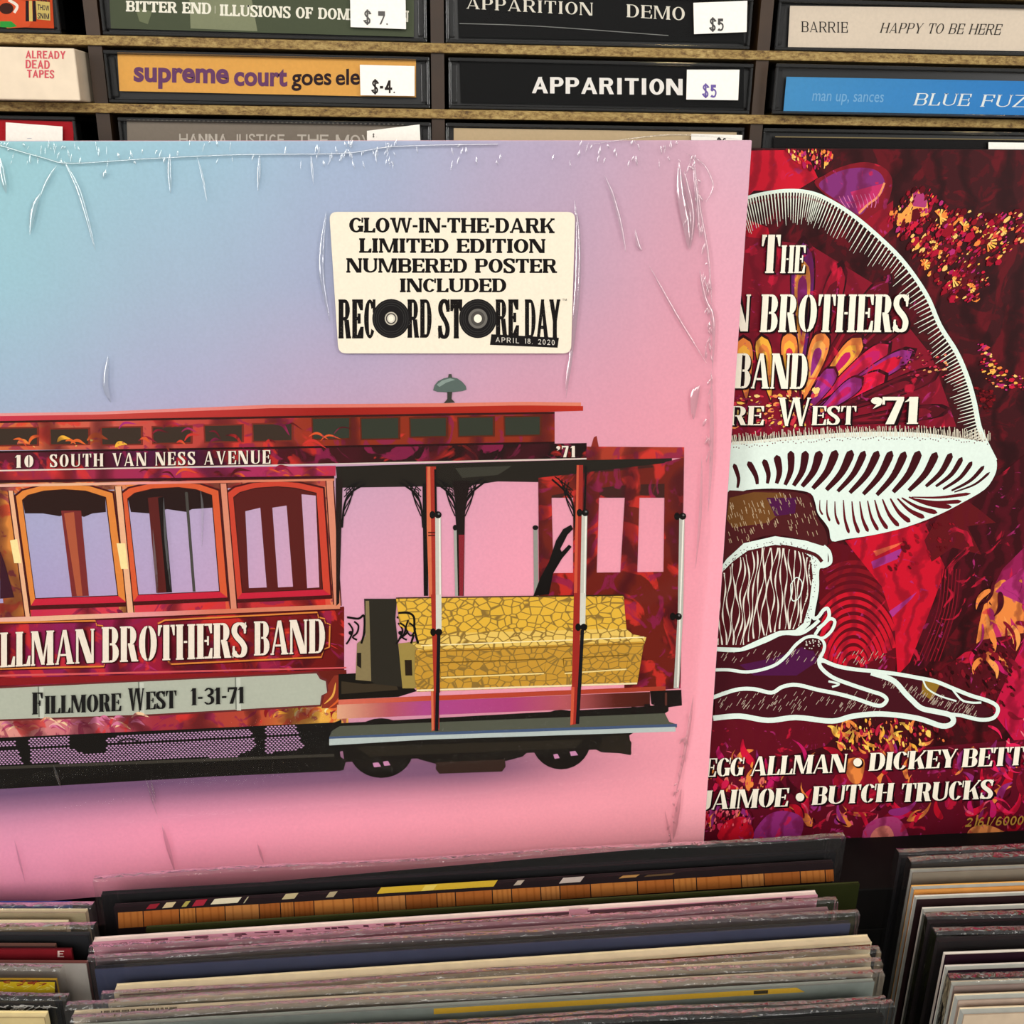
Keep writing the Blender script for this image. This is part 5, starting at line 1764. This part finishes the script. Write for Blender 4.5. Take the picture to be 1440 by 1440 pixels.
def sleeve(xl, yl, xr, yr, label, face, top, th=2.6, bag=0, art=None, h=H, group=None, tops=0, side=None):
    """one record in its cardboard sleeve, front top edge running between two marked points; bag = margin of its plastic bag in mm"""
    A, B = hp(xl, yl, h), hp(xr, yr, h)
    dirv = (B - A)
    ln = dirv.length
    if ln < 200 or ln > 340:       # cut by the frame: real records are 315 mm wide
        dirv = dirv.normalized() * 314
        if xl < 100:
            A = B - dirv
        else:
            B = A + dirv
    back = Vector((dirv.z, 0, -dirv.x)).normalized()
    if back.z < 0:
        back = -back
    dn = Vector((0, 1, 0))
    mid = (A + B) / 2
    t = empty('record_sleeve', W(mid.x, h + 313, mid.z), label, 'record', group)
    HH = 312
    rec = .25
    fr_ = [A, A + dn * HH, B + dn * HH, B]
    # two walls of card, with the opening or folded spine between them on top
    f = [W(*q) for q in fr_]
    o = mesh_obj('front_panel', f + [W(*(q + back * .5)) for q in fr_], BOXF, cmat(face), t)
    bk = [q + back * (th - .5) for q in fr_]
    mesh_obj('back_panel', [W(*q) for q in bk] + [W(*(q + back * .5)) for q in bk], BOXF, cmat(top), t)
    inn = [q + back * .5 + dn * (rec if i in (0, 3) else 0) for i, q in enumerate(fr_)]
    mesh_obj('spine_fold', [W(*q) for q in inn] + [W(*(q + back * (th - 1.0))) for q in inn], BOXF, cmat(side or top), t)
    pl_ = Plane(A, back)
    if art:
        k = Ink(pl_, .08)
        art(k)
        k.build('cover_print', M_INK, t)
    if bag:
        e = dirv.normalized()
        # open-topped bag: front and back film plus closed sides, standing a little over the sleeve
        g = random.Random(int(xl * 7 + yl))
        NB = 34
        for sgn, off in ((-1, 1.0), (1, th + .7)):
            vv, fq = [], []
            for i in range(NB + 1):
                a_ = A - e * 2.0 + (B - A + e * 5.0) * (i / NB)
                wob = .35 * math.sin(i * .9 + xl) + g.uniform(-.18, .18)
                for jj, (dv, am) in enumerate(((-bag + .5 * math.sin(i * .4 + yl), 1.0), (-bag * .5, .8), (1.5, .4), (12, .2), (HH, 0))):
                    q = a_ + dn * dv + back * (-1.0 - wob * am if sgn < 0 else th + .6 + wob * am * .6)
                    vv.append(W(*q))
            for i in range(NB):
                for jj in range(4):
                    q = i * 5 + jj
                    fq.append((q, q + 1, q + 6, q + 5))
            mesh_obj('plastic_bag', vv, fq, M_BAG, t, smooth=True, label='clear plastic outer bag')
        # rolled top lip of the bag, where the ceiling lights glance off
        vv, fq = [], []
        NS = 5
        for i in range(NB * 2 + 1):
            a_ = A - e * 2.0 + (B - A + e * 5.0) * (i / (NB * 2))
            up = -bag + .5 * math.sin(i * .2 + yl) + g.uniform(-.12, .12)
            tw = g.uniform(-.5, .5)
            for s__ in range(NS + 1):
                q_ = math.pi * s__ / NS
                vv.append(W(*(a_ + dn * (up - .7 * math.sin(q_ + tw * .3) * (1 + tw)) + back * ((th + 1.6) * .5 * (1 - math.cos(q_)) - 1.0))))
        for i in range(NB * 2):
            for s__ in range(NS):
                q_ = i * (NS + 1) + s__
                fq.append((q_, q_ + 1, q_ + NS + 2, q_ + NS + 1))
        mesh_obj('bag_lip', vv, fq, M_LIP, t, smooth=True)
        # welded side seam
        for q0, sg in ((A, -1), (B, 1)):
            s_ = q0 + e * sg * (2.0 if sg < 0 else 3.0)
            vv = [W(*(s_ - dn * bag - back)), W(*(s_ + dn * HH - back)), W(*(s_ + dn * HH + back * (th + .6))), W(*(s_ - dn * bag + back * (th + .6)))]
            mesh_obj('bag_seam', vv, [(0, 1, 2, 3)], M_BAG, t)
    return t


def planks(k):
    # printed row of planks along the top of the cover, with dark artwork over it
    y0 = lambda x: 1283.5 - .0605 * (x - 165)
    xs = [165, 201, 252, 275, 316, 364, 394, 413, 441, 496, 531, 570, 614, 640, 692, 719, 760, 787, 830, 896, 947, 979, 1042, 1074, 1125, 1160, 1172]
    cs = ['#b87438', '#a8602c', '#b06c34', '#9c5828', '#b87840', '#b06830']
    for i in range(len(xs) - 1):
        a_, b_ = xs[i], xs[i + 1]
        c = cs[(i * 5 + 2) % 6]
        hh = 22 - (a_ - 165) * .0055
        k.poly([(a_ + .8, y0(a_)), (b_ - .6, y0(b_)), (b_ - .6 + 1, y0(b_) + hh), (a_ + .8 + 1, y0(a_) + hh)], c)
        for j in range(3):
            xx = a_ + (b_ - a_) * (.2 + .27 * j)
            k.poly([(xx, y0(xx)), (xx + 3, y0(xx)), (xx + 4, y0(xx) + hh), (xx + 2, y0(xx) + hh)], mix(c, '#7c4018', .35))


def figures(k):
    y = lambda x, o: 1275 - .0605 * (x - 165) + o
    for x0, x1, o0, o1, c in ((205, 225, -1, 6, '#8c2430'), (228, 248, -2, 6, '#c8b48c'), (255, 268, -2, 6, '#a89a50'), (270, 292, -3, 6, '#9c2838'), (296, 340, -3, 5, '#d8cdb0'), (342, 350, -3, 6, '#b0a888'),
                              (396, 420, -4, 4, '#b8a880'), (458, 475, -3, 5, '#a89878'), (530, 700, -5, 4, '#c8a432'), (592, 615, -4, 4, '#d8be58'), (722, 738, -3, 4, '#b0a090'), (786, 822, -3, 5, '#b8a8a0'), (870, 900, -1, 3, '#a87c48'), (905, 950, 0, 3, '#5c4630')):
        k.poly([(x0, y(x0, o1)), (x0 + 6, y(x0, o0)), (x1, y(x1, o0)), (x1 - 6, y(x1, o1))], c)


# centre compartment, back to front
sleeve(142, 1259, 1176, 1199, 'black record sleeve in a clear bag, hindmost in the centre bin', '#17161a', '#202024', 2.4, 8)
sleeve(160, 1276, 1172, 1213, 'record sleeve with row of orange wooden planks printed along its top', '#231a1c', '#2c2224', 2.2, 0, lambda k: (figures(k), planks(k)))
sleeve(205, 1306, 1209, 1243, 'dark green record sleeve reaching furthest right behind the pink one', '#24280f', '#3c4020', 1.6, 0, h=291)


def pinkmarks(k):
    y = lambda x: 1318 - .0655 * (x - 130)
    g = random.Random(5)
    for x in range(205, 1120, 9):
        if g.random() < .45:
            hgt = g.uniform(1, 3)
            k.poly([(x, y(x) + 8), (x + g.uniform(4, 12), y(x) + 8), (x + 8, y(x) + 8 + hgt), (x, y(x) + 8 + hgt)], '#5c3040')
    for x0, x1 in ((212, 236), (274, 292), (330, 340), (540, 553), (562, 800), (830, 1100)):
        k.poly([(x0, y(x0) + 8), (x1, y(x1) + 8), (x1, y(x1) + 15), (x0, y(x0) + 15)], '#7c4c5c' if x0 < 500 else '#5c3c44')
    k.poly([(800, y(800) + 5), (828, y(828) + 5), (822, y(822) + 13), (802, y(802) + 13)], '#c88a98')


sleeve(130, 1326, 1150, 1259, 'pink record sleeve with white top edge and tiny dark print, centre bin', '#dc98ac', '#fbe6dc', 3.2, 0, pinkmarks, h=290)


def paledashes(k):
    y = lambda x: 1349 - .068 * (x - 135)
    k.poly([(135, y(135)), (1165, y(1165)), (1165, y(1165) + 3), (135, y(135) + 3)], '#8c6470')


sleeve(135, 1349, 1166, 1280, 'mauve-grey record sleeve in a clear bag, behind the slate blue one', '#6a5860', '#b09094', 2.2, 4, paledashes, h=290)
sleeve(133, 1364, 1196, 1299, 'slate blue record sleeve in a wide clear bag, centre bin', '#454a66', '#26262e', 2.2, 5, None, h=290)
sleeve(160, 1396, 1226, 1325, 'thick cream record sleeve with thin brown line along its top', '#d8c7a4', '#f0deb8', 4.4, 0, lambda k: k.poly([(168, 1398.5), (1224, 1328), (1224, 1330), (168, 1401)], '#6a3a24'), h=292)
sleeve(152, 1412, 1226, 1347, 'plain cream record sleeve just in front of the brown-lined one', '#ccbda2', '#ead9b6', 2.2, 3, None, h=290)


def tinyprint(k):
    y = lambda x: 1425 - .055 * (x - 100)
    g = random.Random(8)
    for i in range(52):
        x = 142 + i * 2.1
        if g.random() < .82:
            k.poly([(x, y(x) - 1), (x + 1.5, y(x) - 1), (x + 1.5, y(x) + 1.8), (x, y(x) + 1.8)], '#3c3428')


sleeve(102, 1428, 1228, 1366, 'off-white record sleeve in a crinkled bag with a line of tiny print', '#c2b2a0', '#e6d6b8', 2.4, 4, tinyprint, h=290)


def yellowbar(k):
    y = lambda x: 1444 - .058 * (x - 100)
    k.poly([(610, y(610) + 4), (1120, y(1120) + 4), (1132, y(1132) + 11), (610, y(610) + 12)], '#dcb034')
    k.poly([(1060, y(1060) + 5), (1080, y(1080) + 5), (1080, y(1080) + 10), (1060, y(1060) + 10)], '#3c3420')


sleeve(110, 1446, 1230, 1381, 'grey-green record sleeve with a mustard bar, near the bottom edge', '#8c9590', '#a8ada4', 2.0, 4, yellowbar, h=290)
sleeve(150, 1472, 1234, 1412, 'black record sleeve in a bag under the mustard-barred one', '#1d1d1a', '#2c2c28', 2.0, 1.5, None, h=290)
sleeve(150, 1492, 1243, 1430, 'black bagged record sleeve nearest the camera in the centre bin', '#141412', '#20201c', 2.0, 5, None, h=290)

# left compartment
for args in ((-900, 1270, 98, 1272, 'royal blue record sleeve, hindmost in the left bin', '#1c3f8c', '#24489a', 2.0, 0),
             (-900, 1284, 120, 1284, 'cream record sleeve in a crumpled bag at the back of the left bin', '#bcae8c', '#e3d6b0', 2.6, 3),
             (-900, 1300, 92, 1302, 'short cream record sleeve in the left bin with ivory top edge', '#c8b48c', '#efe0bc', 3.4, 0),
             (-900, 1316, 124, 1316, 'black record sleeve in a shiny bag, left bin', '#23252a', '#3a3c3e', 2.2, 4)):
    sleeve(*args)


def scrib(c, n, x0, x1, yb):
    def f(k):
        g = random.Random(int(yb))
        for i in range(n):
            x = g.uniform(x0, x1)
            k.stroke([(x, yb + g.uniform(0, 8)), (x + g.uniform(4, 12), yb + g.uniform(-1, 6))], g.uniform(.7, 1.6), c, smooth=False)
    return f


sleeve(-900, 1330, 76, 1332, 'dark brown record sleeve with silver scribbled title, left bin', '#2c1e1c', '#6a4a40', 2.2, 0, scrib('#d8d4cc', 26, 8, 66, 1336))


def elet(k):
    text(k, 'E', 81, 1337, 1346, 90, 1337, 1346, SANS, '#d8c0b8')


sleeve(-900, 1336, 100, 1336, 'dark red record sleeve with a pale letter E, left bin', '#7c1c24', '#5c161c', 1.2, 0, elet)
sleeve(-900, 1352, 121, 1356, 'large pale grey record sleeve filling the left bin', '#a8a29c', '#7c4a44', 2.0, 0, None)
sleeve(-900, 1376, 78, 1380, 'yellow-topped record sleeve in a clear bag, left bin', '#3c2420', '#c8a028', 1.6, 6,
       lambda k: (k.poly([(-200, 1379), (77, 1381), (77, 1396), (-200, 1395)], '#e3c41c'), scrib('#a0301c', 14, 0, 70, 1379)(k), scrib('#f4e66c', 12, 0, 70, 1385)(k)))
sleeve(-900, 1408, 84, 1412, 'black record sleeve with white scribbles in a bag, bottom left', '#17181a', '#2c2c2c', 2.0, 3, scrib('#dcdcd8', 30, 0, 78, 1414))
sleeve(-900, 1428, 62, 1432, 'ivory record sleeve in the bottom left corner', '#bca878', '#efdca4', 3.4, 0)

# right compartment
for xl, yl, lab, face, top, th, bg_ in ((1268, 1207, 'black record sleeve in a bag, hindmost in the right bin', '#17151a', '#2a282c', 2.6, 3),
                                        (1284, 1228, 'beige-grey record sleeve in a clear bag, right bin back', '#9c9282', '#b8ae9c', 3.0, 6),
                                        (1286, 1252, 'record sleeve with bright orange-yellow top edge, right bin', '#d8964c', '#f0b460', 3.2, 0),
                                        (1290, 1266, 'dark brown record sleeve with white top edge behind, right bin', '#2c1c1e', '#ece4d4', 3.0, 0),
                                        (1302, 1284, 'purple-black record sleeve with broad white top, right bin', '#2a1820', '#f2eadc', 3.4, 0),
                                        (1308, 1300, 'black record sleeve in a glossy bag, right bin middle', '#1c1416', '#2c2226', 2.6, 3),
                                        (1320, 1325, 'black bagged record sleeve beside the stack of white-edged ones', '#181216', '#241c20', 2.6, 4),
                                        (1330, 1344, 'deep purple record sleeve with thin white top edge, right bin', '#26131e', '#e8e0d4', 2.0, 0),
                                        (1334, 1366, 'violet-black record sleeve with a white edge, right bin front', '#241420', '#ece2d6', 3.2, 0),
                                        (1342, 1388, 'dusty beige record sleeve in a torn bag, right bin', '#a8948c', '#c8b8a0', 3.0, 3),
                                        (1348, 1408, 'pale tan record sleeve with rounded spine, right bin', '#b09c8c', '#ead6b4', 3.4, 0),
                                        (1356, 1428, 'light buff record sleeve nearest the bottom right corner', '#bca890', '#f0dcb8', 3.6, 0)):
    sleeve(xl, yl, xl + 1100, yl - 42, lab, face, top, th, bg_, side='#b8bcb4' if th > 2.9 else None)
